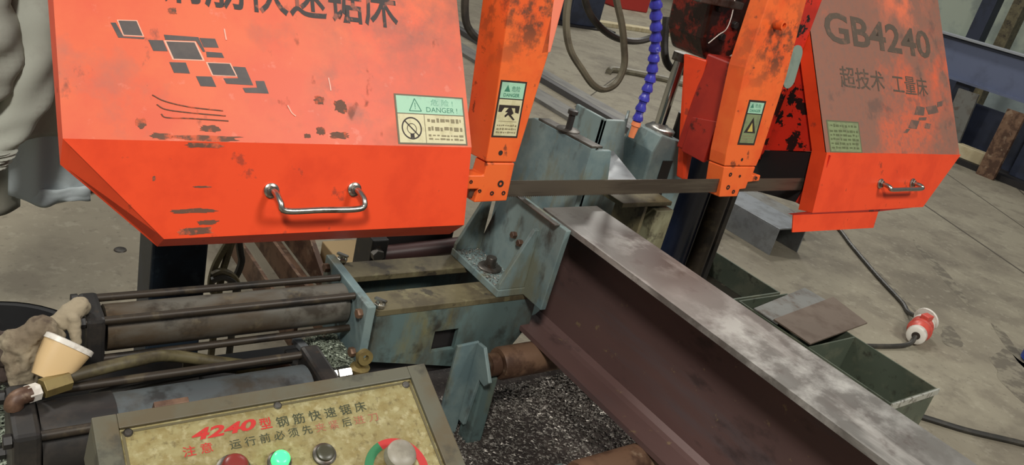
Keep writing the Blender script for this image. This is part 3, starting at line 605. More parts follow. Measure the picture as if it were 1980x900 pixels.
# ------------------------------------------------------------------ hydraulic cylinders
def hyd(label, x0, x1, yc, zc, r, half, capw, name='hydraulic_cylinder', cap1=True, tubemat=CYL, dz=1.0):
    t = thing(name, label, 'cylinder', (x0, yc, zc - half), 'hydraulic vise cylinders')
    G().lathe((x0 + .005, yc, zc), X, [(0, r), (x1 - x0 - .01, r)], 36).obj('tube', tubemat, t, smooth=True)
    e = G().box((x0 - capw, yc - half, zc - half * dz), (x0, yc + half, zc + half * dz)).obj('end_cap', BLACK, t, bevel=.008)
    caps = [e]
    if cap1: caps.append(G().box((x1, yc - half, zc - half * dz), (x1 + capw, yc + half, zc + half * dz)).obj('end_cap', BLACK, t, bevel=.008))
    k = half * .80
    for sy in (-1, 1):
        for sz in (-1, 1):
            rod = G().cyl((x0 - capw - .010, yc + sy * k, zc + sz * k * dz), (x1 + .01, yc + sy * k, zc + sz * k * dz), .0082, 12).obj('tie_rod', OILSTEEL, t, smooth=True)
            G().hexn((x0 - capw, yc + sy * k, zc + sz * k * dz), -X, .012, .012).obj('nut', BLACK, rod)
    return t
hyd('upper hydraulic cylinder with four tie rods, in front of the left cover post', .256, .752, 1.415, .577, .045, .052, .034, cap1=False)
lowc = hyd('thick lower hydraulic cylinder half hidden behind the control console', .130, .60, 1.215, .496, .062, .072, .04, tubemat=mat('blue_grey_cylinder_paint', (86, 92, 94), .4, .2, layers=[((66, 58, 46), 6, .45, .65, .8), ((40, 38, 36), 12, .56, .74, .8)]))
G().cyl((.132, 1.215, .496), (.245, 1.215, .496), .066, 36).obj('black_sleeve', BLACK, lowc, smooth=True)

# hydraulic hose with fittings along the lower cylinder
hh = thing('hydraulic_hose', 'oily olive hydraulic hose with brass fitting and white nut, left of the console', 'hose', (.12, 1.2, .57))
G().tube([(.166, 1.262, .580), (.21, 1.278, .578), (.295, 1.305, .570), (.36, 1.335, .550), (.45, 1.345, .515), (.52, 1.35, .49)], .012, 10, 5).obj('hose', HOSE_B, hh, smooth=True)
G().hexn((.140, 1.243, .582), (1, .4, -.05), .017, .045).obj('ferrule', BRASS, hh)
G().hexn((.117, 1.231, .583), (1, .4, -.05), .015, .02).obj('nut', WHITEP, hh)
G().tube([(.099, 1.222, .569), (.099, 1.222, .576), (.105, 1.226, .583), (.122, 1.233, .583)], .0145, 10, 4).obj('elbow', RUST, hh, smooth=True)
hk = thing('hydraulic_hose', 'thin dark hose lying behind the lower cylinder', 'hose', (.4, 1.3, .5))
G().tube([(.22, 1.285, .520), (.32, 1.30, .522), (.45, 1.31, .520), (.60, 1.315, .515)], .009, 8, 5).obj('hose', HOSE_K, hk, smooth=True)
h3 = thing('hydraulic_hose', 'hydraulic hose with a tan sleeve and rusty union under the upper cylinder', 'hose', (.5, 1.35, .48))
G().tube([(.40, 1.375, .492), (.47, 1.36, .49), (.53, 1.345, .485)], .014, 10, 5).obj('hose', HOSE_B, h3, smooth=True)
G().cyl((.50, 1.35, .487), (.555, 1.338, .484), .017, 14).obj('sleeve', BRASS, h3, smooth=True)
G().hexn((.555, 1.338, .484), (1, -.2, 0), .022, .03).obj('union', RUST, h3)
G().tube([(.58, 1.332, .483), (.60, 1.328, .478), (.603, 1.325, .44)], .014, 10, 4).obj('elbow', RUST, h3, smooth=True)

# swarf tray between the cylinders and the slide box
st = thing('swarf_tray', 'slanted steel chute heaped with pale metal chips beside the slide box', 'tray', (.7, 1.32, .44))
G().prism([(.640, 1.415, .486), (.662, 1.415, .482), (.690, 1.265, .476), (.668, 1.265, .480)], (0, 0, .014)).obj('chute_lip', GALV, st, bevel=.002)
G().box((.628, 1.23, .44), (.748, 1.42, .468)).obj('chute_pan', BLACK, st, bevel=.003)
chips('metal_chips', st, 3500, lambda rr: (lambda x, y: (x, y, .470 + .028 * rr.random() ** .5 * max(.15, 1 - ((x - .71) / .06) ** 2)))(rr.uniform(.665 , .750), rr.uniform(1.28, 1.425)), .0018, .0045, CHIPG, 5)
G().box((.665, 1.285, .466), (.748, 1.42, .482)).obj('chip_core', SLUDGE, st, bevel=.006)
nb = thing('threaded_stud', 'polished steel stud with two bright nuts just above the console frame', 'stud', (.69, 1.272, .47))
G().hexn((.660, 1.272, .490), (1, .03, 0), .015, .026).obj('nut', STEEL_BR, nb)
G().hexn((.689, 1.273, .490), (1, .03, 0), .015, .030).obj('nut', STEEL_BR, nb)
G().cyl((.645, 1.2715, .490), (.752, 1.2745, .490), .008, 12).obj('stud', STEEL, nb, smooth=True)
ef = thing('eye_fitting', 'small brass eye fitting in front of the end flange of the slide box', 'fitting', (.742, 1.275, .49))
G().lathe((.742, 1.275, .488), (0, 0, 1), [(0, .020), (.010, .022), (.014, .012), (.028, .012)], 16).obj('stem', BRASS, ef, smooth=True)
g = G(); g.lathe((.740, 1.268, .532), (0, -1, .2), [(0, .007), (0, .017), (.014, .017), (.014, .007), (0, .007)], 18, cap=False); g.obj('eye', BRASS, ef, smooth=True)
G().cyl((.742, 1.278, .502), (.757, 1.315, .502), .008, 12).obj('stub_pipe', BRASS, ef, smooth=True)
cs = thing('cylinder_stand', 'dark welded stand carrying the hydraulic cylinders beside the slide box', 'stand', (.6, 1.3, 0))
G().box((.46, 1.315, .385), (.80, 1.46, .410)).obj('shelf', BLACK, cs, bevel=.003)
for x in (.47, .75):
    for y in (1.33, 1.42): G().box((x, y, 0), (x + .04, y + .03, .385)).obj('leg', BLACK, cs)
G().box((.46, 1.17, .385), (.54, 1.315, .422)).obj('saddle', BLACK, cs, bevel=.003)
G().box((.03, 1.02, .31), (.80, 1.63, .325)).obj('added_dark_sheet', mat('added_black_sheet', (36, 33, 30), .35, layers=[((58, 50, 42), 9, .5, .7, .7)]), cs, bevel=.003)  # sheet added to blacken the gap beneath the cylinders
for x in (.05, .40):
    for y in (1.04, 1.58): G().box((x, y, 0), (x + .03, y + .03, .31)).obj('leg', BLACK, cs)
chips('metal_chips', cs, 2600, lambda rr: (rr.uniform(.035, .15), rr.uniform(1.10, 1.60), .327 + .02 * rr.random()), .003, .008, CHIPG, 21)

# ------------------------------------------------------------------ control console
TC = math.radians(24.2)
CF = Frame((0, .838, .825), X, (0, math.cos(TC), math.sin(TC)))
cc = thing('control_console', 'sloping control console with a grimy brass-coloured plate and lit green button', 'control panel', (.37, .7, 0))
g = G(); CF.rect(g, .145, -.40, .596, .002, -.10, -.004); g.obj('console_box', CONSOLE, cc, bevel=.004)
for q in [(.145, -.40, .172, .002), (.566, -.40, .596, .002), (.172, -.018, .566, .002)]:
    CF.rect(G(), *q, -.004, .004).obj('frame_rail', CONSOLE, cc, bevel=.0015)
G().box((.30, .55, 0), (.44, .65, .66)).obj('pedestal', CONSOLE, cc, bevel=.004)
G().box((.22, .47, 0), (.52, .73, .02)).obj('pedestal_foot', CONSOLE, cc, bevel=.003)
pl = CF.rect(G(), .172, -.40, .566, -.018, -.004, -.0015).obj('face_plate', PLATE, cc)
g = G()
for q in [(.1745, -.40, .1775, -.0205), (.5605, -.40, .5635, -.0205), (.1745, -.0235, .5635, -.0205)]: CF.rect(g, *q, -.0015, -.0005)
g.obj('plate_edge_line', mat('plate_dark_line', (92, 84, 58), .5), pl)
for x, s_ in [(.364, -.0225), (.5555, -.0255), (.1815, -.0235)]:
    G().lathe(CF.p(x, s_, -.0015), CF.n, [(0, .0055), (.0015, .0055), (.003, .004), (.0032, .0015)], 14).obj('screw', STEEL, pl, smooth=True)
g = G(); CF.text(g, '4240', .2500, -.0500, .3310, -.0345, -.001, bold=.035, shear=.25); g.obj('lettering', TXT_R, pl)
g = G(); CF.text(g, '型', .3345, -.0520, .3500, -.0365, -.001, bold=.015); g.obj('lettering', TXT_R, pl)
g = G(); CF.text(g, '钢 筋 快 速 锯 床', .3560, -.0540, .4840, -.0385, -.001, bold=.008); g.obj('lettering', TXT_P, pl)
g = G(); CF.text(g, '注 意', .2365, -.0685, .2715, -.0550, -.001, bold=.006); g.obj('lettering', TXT_R, pl)
g = G(); CF.text(g, '运 行 前 必 须 先', .2920, -.0710, .3995, -.0580, -.001, bold=.006); g.obj('lettering', TXT_P, pl)
g = G(); CF.text(g, '夹 紧', .4045, -.0712, .4370, -.0585, -.001, bold=.004); g.obj('lettering', mat('faded_red_lettering', (150, 92, 70), .55), pl)
g = G(); CF.text(g, '后', .4425, -.0714, .4560, -.0585, -.001, bold=.006); g.obj('lettering', TXT_P, pl)
g = G(); CF.text(g, '进 刀', .4600, -.0716, .4960, -.0590, -.001, bold=.004); g.obj('lettering', MATS['faded_red_lettering'], pl)
def button(x, s_, r, lens, h=.012, nm='push_button'):
    b = G().lathe(CF.p(x, s_, -.0015), CF.n, [(0, r * 1.15), (.004, r * 1.15), (.0055, r * 1.0), (.006, r * .9)], 28).obj(nm, STEEL, cc, smooth=True)
    G().lathe(CF.p(x, s_, .004), CF.n, [(0, r * .88), (h * .7, r * .86), (h * .92, r * .7), (h, r * .4)], 28).obj('lens', lens, b, smooth=True)
    return b
button(.2880, -.0990, .0185, REDLENS, .016)
button(.3450, -.1010, .0130, GREENLED, .012, 'indicator_lamp')
button(.4045, -.1040, .0135, mat('black_button', (62, 60, 46), .35), .006)
kb = G().lathe(CF.p(.4965, -.1440, -.0015), CF.n, [(0, .014), (.010, .014)], 24).obj('selector_knob', KNOBM, cc, smooth=True)
G().lathe(CF.p(.500, -.134, .008), CF.n, [(0, .0215), (.012, .0205), (.016, .016), (.017, .006)], 28).obj('knob_cap', KNOBM, kb, smooth=True)
g = G(); gg = G(); dk = G()
for i in range(40):
    a, b = math.pi * 2 * i / 40, math.pi * 2 * (i + 1) / 40
    tgt = gg if 1.75 < a < 4.7 else g
    CF.poly(tgt, [(.4965 + r * math.cos(t), -.147 + r * math.sin(t)) for r, t in ((.034, a), (.046, a), (.046, b), (.034, b))], -.0014, -.0009)
dr = g.obj('dial_scale', DIALRED, pl); gg.obj('dial_scale', DIALGRN, pl)
CF.rect(G(), .2150, .002, .2560, .010, -.012, .003).obj('hinge', RUST, cc, bevel=.001)

# ------------------------------------------------------------------ things behind the blade: fixed jaw, bracket, columns
fj = thing('vise_jaw', 'fixed teal vise jaw standing behind the blade with an upright bolt on top', 'vise jaw', (1.45, 1.58, .40))
g = G(); g.prism([(1.372, 1.425, .40), (1.372, 1.425, .958), (1.372, 1.68, .948), (1.372, 1.76, .915), (1.372, 1.76, .40)], (.016, 0, 0)); g.obj('jaw_plate', TEAL, fj, bevel=.002)
G().prism([(1.372, 1.425, .958), (1.41, 1.425, .958), (1.41, 1.66, .949), (1.372, 1.66, .949)], (0, 0, .006)).obj('top_rim', STEEL, fj, bevel=.001)
G().prism([(1.386, 1.425, .84), (1.47, 1.425, .84), (1.445, 1.425, .952), (1.386, 1.425, .952)], (0, .012, 0)).obj('end_rib', TEAL, fj, bevel=.002)
G().prism([(1.388, 1.60, .62), (1.50, 1.60, .62), (1.42, 1.60, .94), (1.388, 1.60, .94)], (0, .014, 0)).obj('rib', TEAL, fj, bevel=.002)
G().box((1.386, 1.43, .40), (1.60, 1.76, .46)).obj('base', TEAL_RUST, fj, bevel=.004)
wz = G().lathe((1.395, 1.555, .9575), (0, 0, 1), [(0, .032), (.004, .033), (.006, .03), (.006, .01)], 24).obj('washer', STEEL, fj, smooth=True)
bo = G().lathe((1.395, 1.555, .963), (0, 0, 1), [(0, .009), (.042, .009), (.042, .014), (.052, .014), (.053, .011)], 16).obj('bolt', BLACK, fj, smooth=True)
oc = thing('beam_offcut', 'short grey steel offcut lying just behind the blade between the jaws', 'offcut', (1.55, 1.55, .80))
G().prism([(1.475, 1.42, .835), (1.60, 1.42, .835), (1.74, 1.72, .835), (1.615, 1.72, .835)], (0, 0, .012)).obj('plate', GALV, oc, bevel=.001)
rb = thing('vise_bracket', 'teal upright fork bracket between the offcut and the red saw frame', 'bracket', (1.85, 1.75, .30))
g = G(); g.prism([(1.655, 1.70, .30), (1.655, 1.70, .945), (1.745, 1.70, .945), (1.79, 1.70, .80), (1.82, 1.70, .70), (1.82, 1.70, .30)], (0, .014, 0)); g.obj('front_plate', TEAL, rb, bevel=.002)
g = G(); g.prism([(1.655, 1.70, .30), (1.655, 1.70, .948), (1.655, 1.84, .948), (1.655, 1.84, .30)], (.012, 0, 0)); g.obj('side_plate', TEAL, rb, bevel=.002)
g = G(); g.prism([(1.75, 1.712, .95), (1.84, 1.80, .95), (1.90, 1.80, .30), (1.82, 1.712, .30)], (.012, 0, 0)); g.obj('brace', TEAL, rb, bevel=.002)
g = G(); g.prism([(1.875, 1.665, .30), (1.865, 1.665, .86), (1.885, 1.665, .915), (2.02, 1.665, .888), (2.06, 1.665, .76), (2.06, 1.665, .30)], (0, .14, 0)); g.obj('pillar', TEAL, rb, bevel=.006)
G().lathe((1.955, 1.745, .902), (0, 0, 1), [(0, .05), (.01, .05), (.014, .045), (.014, .02)], 24).obj('collar_ring', STEEL_BR, rb, smooth=True)
G().box((1.925, 1.662, .70), (1.97, 1.665, .83)).obj('slot', DARKIN, rb)
# I section support under the blade
ib = thing('support_stub', 'upright I-section steel stub standing right of the beam, just under the blade', 'support', (1.71, 1.5, .235))
G().box((1.606, 1.48, .758), (1.812, 1.60, .772)).obj('top_flange', BAR, ib, bevel=.002)
G().box((1.700, 1.48, .235), (1.712, 1.60, .758)).obj('web', BAR, ib, bevel=.001)
G().box((1.745, 1.47, .235), (1.820, 1.60, .748)).obj('side_column', mat('pale_olive_paint', (134, 132, 106), .5, layers=[((100, 94, 70), 8, .45, .64, .8, (1, 1, .4)), ((60, 52, 42), 14, .6, .7, .7)]), ib, bevel=.003)
# lift column
lk = thing('lift_column', 'dark navy hydraulic lift column with a grey tube beside it, right of the beam', 'column', (2.3, 1.78, 0))
G().lathe((2.275, 1.80, 0), (0, 0, 1), [(0, .10), (.02, .10), (.02, .075), (.84, .075)], 32).obj('column', mat('gloss_navy_column', (26, 32, 52), .22, .2, layers=[((44, 52, 72), 10, .5, .7, .6, (1, 1, .2))]), lk, smooth=True)
G().cyl((2.372, 1.735, .02), (2.372, 1.735, .86), .036, 20).obj('guide_tube', OILSTEEL, lk, smooth=True)
G().box((2.43, 1.72, .0), (2.455, 1.80, .80)).obj('guard_strip', BLACK, lk, bevel=.002)
ch = thing('guide_post', 'shiny chrome guide post rising behind the blue coolant hose', 'post', (2.21, 1.98, .3))
G().cyl((2.21, 1.98, .30), (2.21, 1.98, 1.09), .021, 20).obj('rod', CHROME, ch, smooth=True)
G().box((2.12, 1.92, 0), (2.32, 2.06, .74)).obj('base_block', BLACK, ch, bevel=.005)
G().lathe((2.21, 1.98, .74), (0, 0, 1), [(0, .055), (.09, .055), (.11, .03)], 20).obj('wiper_collar', BLACK, ch, smooth=True)
G().lathe((2.21, 1.98, 1.09), (0, 0, 1), [(0, .032), (.03, .032)], 20).obj('top_ring', STEEL, ch, smooth=True)
G().cyl((2.28, 1.93, .74), (2.28, 1.93, .91), .033, 18).obj('dark_plug', BLACK, ch, smooth=True)

# post under left cover, and rear parts seen beneath the cover
ps = thing('machine_pedestal', 'navy-blue square machine leg below the left orange cover', 'leg', (.48, 1.8, 0))
G().box((.418, 1.75, 0), (.545, 1.88, .60)).obj('post', NAVY, ps, bevel=.006)
G().box((.398, 1.73, 0), (.565, 1.90, .02)).obj('foot_plate', NAVY, ps, bevel=.003)
G().box((.40, 1.74, .60), (.56, 1.89, .78)).obj('bracket', NAVY, ps, bevel=.004)
pp = thing('drive_pipe', 'dark red-brown horizontal pipe below the left cover, behind the slide box', 'pipe', (1.2, 1.8, .45))
G().cyl((1.03, 1.80, .475), (1.50, 1.80, .500), .026, 20).obj('pipe', mat('dull_red_brown_paint', (78, 52, 50), .45, layers=[((54, 38, 36), 8, .45, .65, .8)]), pp, smooth=True)
G().box((.985, 1.75, .10), (1.035, 1.85, .55)).obj('bearing_block', BLACK, pp, bevel=.004)
G().box((.985, 1.74, 0), (1.035, 1.86, .10)).obj('bearing_foot', BLACK, pp, bevel=.004)
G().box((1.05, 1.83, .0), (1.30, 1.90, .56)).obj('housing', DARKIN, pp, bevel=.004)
G().hexn((1.0, 1.75, .51), (0, -1, 0), .018, .02).obj('nut', STEEL, pp)

# ------------------------------------------------------------------ coolant hose of ball segments
bh = thing('coolant_hose', 'blue segmented plastic coolant hose with orange nozzle, hanging above the blade', 'hose', (1.585, 1.5, .96))
path = [Vector(p) for p in [(1.505, 1.5, 1.36), (1.532, 1.5, 1.30), (1.556, 1.5, 1.245), (1.572, 1.5, 1.19), (1.583, 1.5, 1.14), (1.583, 1.5, 1.085), (1.580, 1.5, 1.04), (1.583, 1.5, 1.00)]]
pts = []
for i in range(len(path) - 1):
    for k in range(12): pts.append(path[i].lerp(path[i + 1], k / 12))
pts.append(path[-1])
acc = 0; last = pts[0]; seq = [pts[0]]
for p in pts[1:]:
    acc += (p - last).length; last = p
    if acc >= .0265: seq.append(p); acc = 0
for i in range(len(seq) - 1):
    a, b = seq[i], seq[i + 1]; l = (b - a).length
    k = 1.0 - .012 * i
    G().lathe(a, b - a, [(-.002, .0115 * k), (l * .15, .0135 * k), (l * .42, .0172 * k), (l * .66, .0172 * k), (l * .72, .0135 * k), (l * 1.02, .0115 * k)], 18).obj('hose_segment', BLUEHOSE, bh, smooth=True)
G().lathe(seq[-1] + Vector((0, 0, .004)), (-.1, 0, -1), [(0, .0125), (.012, .0135), (.014, .0105), (.046, .0085), (.046, .005)], 18).obj('nozzle', NOZ, bh, smooth=True)

# ------------------------------------------------------------------ hanging cables and hoses behind
def cable(label, pts, r, material, cat='cable', name='cable', group=None, sub=7):
    g = G(); g.tube(pts, r, 8, sub); lo = min(pts, key=lambda p: p[2])
    return single(g, name, material, label, cat, lo, group, smooth=True)
cable('thick grey-olive hose hanging in a long loop beside the left guide arm', [(1.56, 1.9, 1.40), (1.567, 1.9, 1.25), (1.585, 1.9, 1.17), (1.625, 1.9, 1.10), (1.69, 1.9, 1.045), (1.755, 1.9, .998), (1.81, 1.9, .985), (1.855, 1.9, 1.01), (1.867, 1.9, 1.07), (1.838, 1.9, 1.14), (1.805, 1.9, 1.20), (1.745, 1.9, 1.285), (1.68, 1.9, 1.40)], .0115, HOSE_G, 'hose', 'hanging_hose')
cable('dark hose sagging behind the looped grey hose toward the coolant hose', [(1.74, 2.1, 1.36), (1.80, 2.1, 1.232), (1.868, 2.1, 1.166), (1.97, 2.1, 1.123), (2.075, 2.1, 1.115), (2.162, 2.1, 1.139), (2.26, 2.1, 1.20), (2.32, 2.1, 1.30)], .0125, HOSE_K, 'hose', 'hanging_hose')
cable('short black hose curling round the top of the chrome guide post', [(2.18, 2.08, 1.22), (2.185, 2.06, 1.14), (2.19, 2.04, 1.09), (2.21, 2.03, 1.06), (2.25, 2.03, 1.045), (2.33, 2.03, 1.04)], .014, HOSE_K, 'hose', 'hanging_hose')
cable('thin dark hose behind the gap between left cover and left guide arm', [(1.30, 2.0, 1.30), (1.275, 2.0, 1.22), (1.285, 2.0, 1.15), (1.31, 2.0, 1.105), (1.36, 2.0, 1.08), (1.42, 2.0, 1.10)], .012, HOSE_K, 'hose', 'hanging_hose')
cable('thin white wire over the oily gearbox', [(1.88, 1.60, 1.23), (1.90, 1.59, 1.26), (1.925, 1.59, 1.28), (1.94, 1.60, 1.32), (1.95, 1.62, 1.38)], .0016, WHITEP, 'wire', 'wire')
co = thing('cable_coil', 'bundle of dark cables looped beside the navy machine leg', 'cable', (.68, 2.0, .0))
for k, ps_ in enumerate([[(.69, 2.0, .47), (.668, 2.0, .42), (.645, 2.0, .36), (.640, 2.0, .30), (.66, 2.0, .26)], [(.70, 2.01, .47), (.715, 2.01, .40), (.722, 2.01, .365), (.712, 2.01, .32), (.69, 2.01, .28)], [(.638, 1.99, .34), (.66, 1.985, .352), (.69, 1.985, .335), (.71, 1.99, .30), (.715, 1.99, .25)], [(.636, 1.985, .325), (.665, 1.98, .336), (.695, 1.98, .315), (.708, 1.985, .27), (.71, 1.99, .05)], [(.69, 2.0, .46), (.675, 2.0, .38), (.665, 2.0, .30), (.66, 2.0, .05)]]):
    G().tube(ps_, .0105, 8, 6).obj('cable_loop', HOSE_K if k % 2 else HOSE_B, co, smooth=True)

# ------------------------------------------------------------------ left foreground: gloves, jug, tub, work clothes
def blob(spheres, name, material, label, cat, loc, group=None, vox=.006, disp=.0):
    """one continuous lumpy mesh from overlapping ellipsoids, remeshed"""
    import bmesh
    b = bmesh.new()
    for (c, r) in spheres:
        r = r if isinstance(r, tuple) else (r, r, r)
        bmesh.ops.create_icosphere(b, subdivisions=2, radius=1.0, matrix=Matrix.Translation(Vector(c) - Vector(loc)) @ Matrix.Diagonal((r[0], r[1], r[2], 1)))
    me = bpy.data.meshes.new(name); b.to_mesh(me); b.free(); me.materials.append(material)
    o = bpy.data.objects.new(name, me); COL.objects.link(o); o.location = loc
    r = o.modifiers.new('remesh', 'REMESH'); r.mode = 'VOXEL'; r.voxel_size = vox; r.use_smooth_shade = True
    s_ = o.modifiers.new('smooth', 'SMOOTH'); s_.iterations = 2
    tx = bpy.data.textures.new('wrinkle', 'CLOUDS'); tx.noise_scale = .028; tx.noise_depth = 2
    d = o.modifiers.new('wrinkle', 'DISPLACE'); d.texture = tx; d.strength = disp; d.mid_level = .5
    return tag(o, label, cat, group) if cat else o
def chain(a, b, r0, r1, n=7):
    a, b = Vector(a), Vector(b); return [(tuple(a.lerp(b, i / (n - 1))), r0 + (r1 - r0) * i / (n - 1)) for i in range(n)]
gl = []
gl += chain((.110, 1.335, .615), (.150, 1.335, .635), .026, .026, 5)
gl += chain((.150, 1.33, .63), (.165, 1.32, .58), .014, .011) + chain((.135, 1.325, .62), (.150, 1.315, .565), .014, .011) + chain((.118, 1.32, .61), (.132, 1.31, .553), .014, .011) + chain((.10, 1.32, .60), (.108, 1.31, .55), .014, .011)
gl += chain((.155, 1.345, .635), (.178, 1.35, .612), .013, .010)
blob(gl, 'work_glove', GLOVE, 'dirty grey-brown work glove draped over the beige jug with fingers hanging down', 'glove', (.13, 1.33, .545), 'work gloves', .003, .015)
gl2 = chain((.175, 1.37, .622), (.215, 1.385, .645), .018, .020, 6) + chain((.175, 1.37, .62), (.165, 1.36, .60), .014, .011, 5) + chain((.200, 1.36, .635), (.205, 1.345, .60), .011, .009, 5)
blob(gl2, 'work_glove', GLOVE, 'tan work glove tucked against the end cap of the upper cylinder', 'glove', (.2, 1.36, .59), 'work gloves', .003, .012)
gl3 = chain((.03, 1.36, .585), (.10, 1.345, .60), .034, .030, 6) + chain((.05, 1.35, .56), (.09, 1.33, .555), .018, .016, 5) + chain((.08, 1.355, .62), (.05, 1.36, .622), .014, .012, 4)
blob(gl3, 'rag', mat('dark_greasy_rag', (92, 80, 70), .95, layers=[((56, 44, 40), 12, .45, .62, .8)], bump=.5, bscale=120), 'dark greasy rag lying at the left edge beside the gloves', 'rag', (.07, 1.35, .54), None, .003, .018)
jg = thing('plastic_jug', 'beige plastic jug with white rim tipped beside the gloves', 'jug', (.17, 1.29, .54))
F2 = Frame((.150, 1.285, .548), (.9, -.35, .0), (.55, .35, .85))
def jring(h, a, b, tilt=0.0, n=28):
    ax = Vector((.55, .45, .70)).normalized(); u = Vector((.80, -.20, -.50)); u = (u - ax * u.dot(ax)).normalized(); v = ax.cross(u)
    c = Vector((.150, 1.275, .575)) + ax * h
    return [c + u * (a * math.copysign(abs(math.cos(t)) ** .75, math.cos(t))) + v * (b * math.copysign(abs(math.sin(t)) ** .75, math.sin(t))) + ax * (tilt * math.cos(t)) for t in [2 * math.pi * i / n for i in range(n)]]
G().rings([jring(0, .012, .010), jring(.002, .026, .022), jring(.03, .034, .028), jring(.064, .040, .032)]).obj('body', BEIGE, jg, smooth=True)
G().rings([jring(.062, .0415, .0335), jring(.0705, .0415, .0335), jring(.072, .038, .030)], cap=True).obj('rim', WHITEP, jg, smooth=True)
tb = thing('rubber_tub', 'black round rubber tub on the floor behind the gloves at the left edge', 'tub', (.10, 1.86, 0))
G().lathe((.10, 1.86, 0), (0, 0, 1), [(0, .15), (.24, .205), (.25, .215), (.262, .212), (.262, .195), (.06, .14), (.06, .001)], 44, cap=False).obj('tub_shell', RUBBER, tb, smooth=True)
G().lathe((.10, 1.86, .235), (0, 0, 1), [(0, .209), (.008, .220), (.022, .220), (.03, .209)], 44, cap=False).obj('rim_bead', RUBBER, tb, smooth=True)

cst = thing('clothes_stand', 'steel stand at the left edge that the grey work clothes hang from', 'stand', (-.36, 2.06, 0))
G().cyl((-.36, 2.06, 0), (-.36, 2.06, 1.26), .018, 14).obj('pole', BLACK, cst, smooth=True)
G().cyl((-.40, 2.06, 1.235), (.30, 2.06, 1.235), .012, 12).obj('hanging_bar', BLACK, cst, smooth=True)
G().lathe((-.36, 2.06, 0), (0, 0, 1), [(0, .2), (.02, .2), (.025, .03)], 28).obj('foot', BLACK, cst, smooth=True)
def cloth(name, material, x0, x1, ztop, zbot, y, fold, seed, label, cat, nx=40, nz=40, bow=0.0, taper=0.0, skew=0.0, parent=None, grp=None):
    rr = random.Random(seed); ph = [rr.uniform(0, 6.28) for _ in range(6)]; vs = []
    for j in range(nz):
        v = j / (nz - 1)
        for i in range(nx):
            u = i / (nx - 1); xx = x0 + (x1 - x0) * u
            xx += taper * v * (u - .5) + skew * v
            zz = ztop + (zbot + bow * math.sin(u * 3.14) + .006 * math.sin(9 * u + ph[0]) - ztop) * v
            f = math.sin(u * 11 + 2.2 * v + ph[1]) * .6 + math.sin(u * 19 - 3 * v + ph[2]) * .3 + .35 * math.sin(v * 7 + u * 5 + ph[3])
            vs.append(Vector((xx, y + fold * f * (.45 + .55 * v) - .03 * math.sin(u * 3.14), zz)))
    fs = [(j * nx + i, j * nx + i + 1, (j + 1) * nx + i + 1, (j + 1) * nx + i) for j in range(nz - 1) for i in range(nx - 1)]
    g = G(); g.add(vs, fs)
    o = single(g, name, material, label, cat, (x0, y, zbot), grp, smooth=True) if parent is None else g.obj(name, material, parent, smooth=True)
    sd = o.modifiers.new('thick', 'SOLIDIFY'); sd.thickness = .006; sd.offset = 0
    return o
jk = thing('work_jacket', 'grey work jacket with a hanging sleeve, at the left edge of the photo', 'jacket', (.12, 1.98, .70), 'work clothes on the stand')
cloth('jacket_body', CLOTH, -.12, .31, 1.24, .735, 2.0, .030, 3, '', '', bow=-.01, taper=.10, parent=jk)
def sleeve(pts, rad, seed, name, material, parent, flat=.75):
    rr = random.Random(seed); rings = []; n = 26; N_ = 40; P = [Vector(p) for p in pts]
    for j in range(N_):
        t = j / (N_ - 1) * (len(P) - 1); k = min(int(t), len(P) - 2); c = P[k].lerp(P[k + 1], t - k); r = rad[0] + (rad[1] - rad[0]) * j / (N_ - 1)
        rings.append([c + Vector((math.cos(a) * r, math.sin(a) * r * flat, 0)) * (1 + .09 * math.sin(3 * a + j * .35) + .07 * math.sin(j * .9 + 2 * a)) for a in [2 * math.pi * i / n for i in range(n)]])
    return G().rings(rings).obj(name, material, parent, smooth=True)
sleeve([(.205, 1.955, 1.22), (.205, 1.935, 1.12), (.200, 1.92, .98), (.180, 1.905, .85), (.145, 1.895, .775), (.115, 1.89, .73)], (.060, .034), 5, 'sleeve', CLOTH, jk)
sleeve([(.125, 1.87, .755), (.105, 1.865, .715)], (.036, .034), 9, 'cuff', CLOTH, jk, .9)
sleeve([(.08, 1.93, 1.22), (.09, 1.91, 1.1), (.115, 1.89, .98), (.10, 1.89, .88), (.03, 1.90, .80)], (.075, .05), 6, 'sleeve', CLOTH, jk)
wsht = thing('work_shirt', 'pale blue-grey garment with a stitched hem below the jacket', 'shirt', (.24, 2.05, .56), 'work clothes on the stand')
cloth('shirt_body', CLOTH_B, .175, .315, 1.22, .560, 2.055, .010, 8, '', '', taper=.03, parent=wsht)
cloth('hem_band', CLOTH_B, .178, .330, .595, .556, 2.046, .010, 8, '', '', taper=.006, nz=6, parent=wsht)
cloth('work_trousers', CLOTH_D, -.10, .185, 1.22, .525, 2.09, .024, 12, 'darker soiled grey work trousers hanging at the far left edge', 'trousers', bow=-.03, grp='work clothes on the stand')

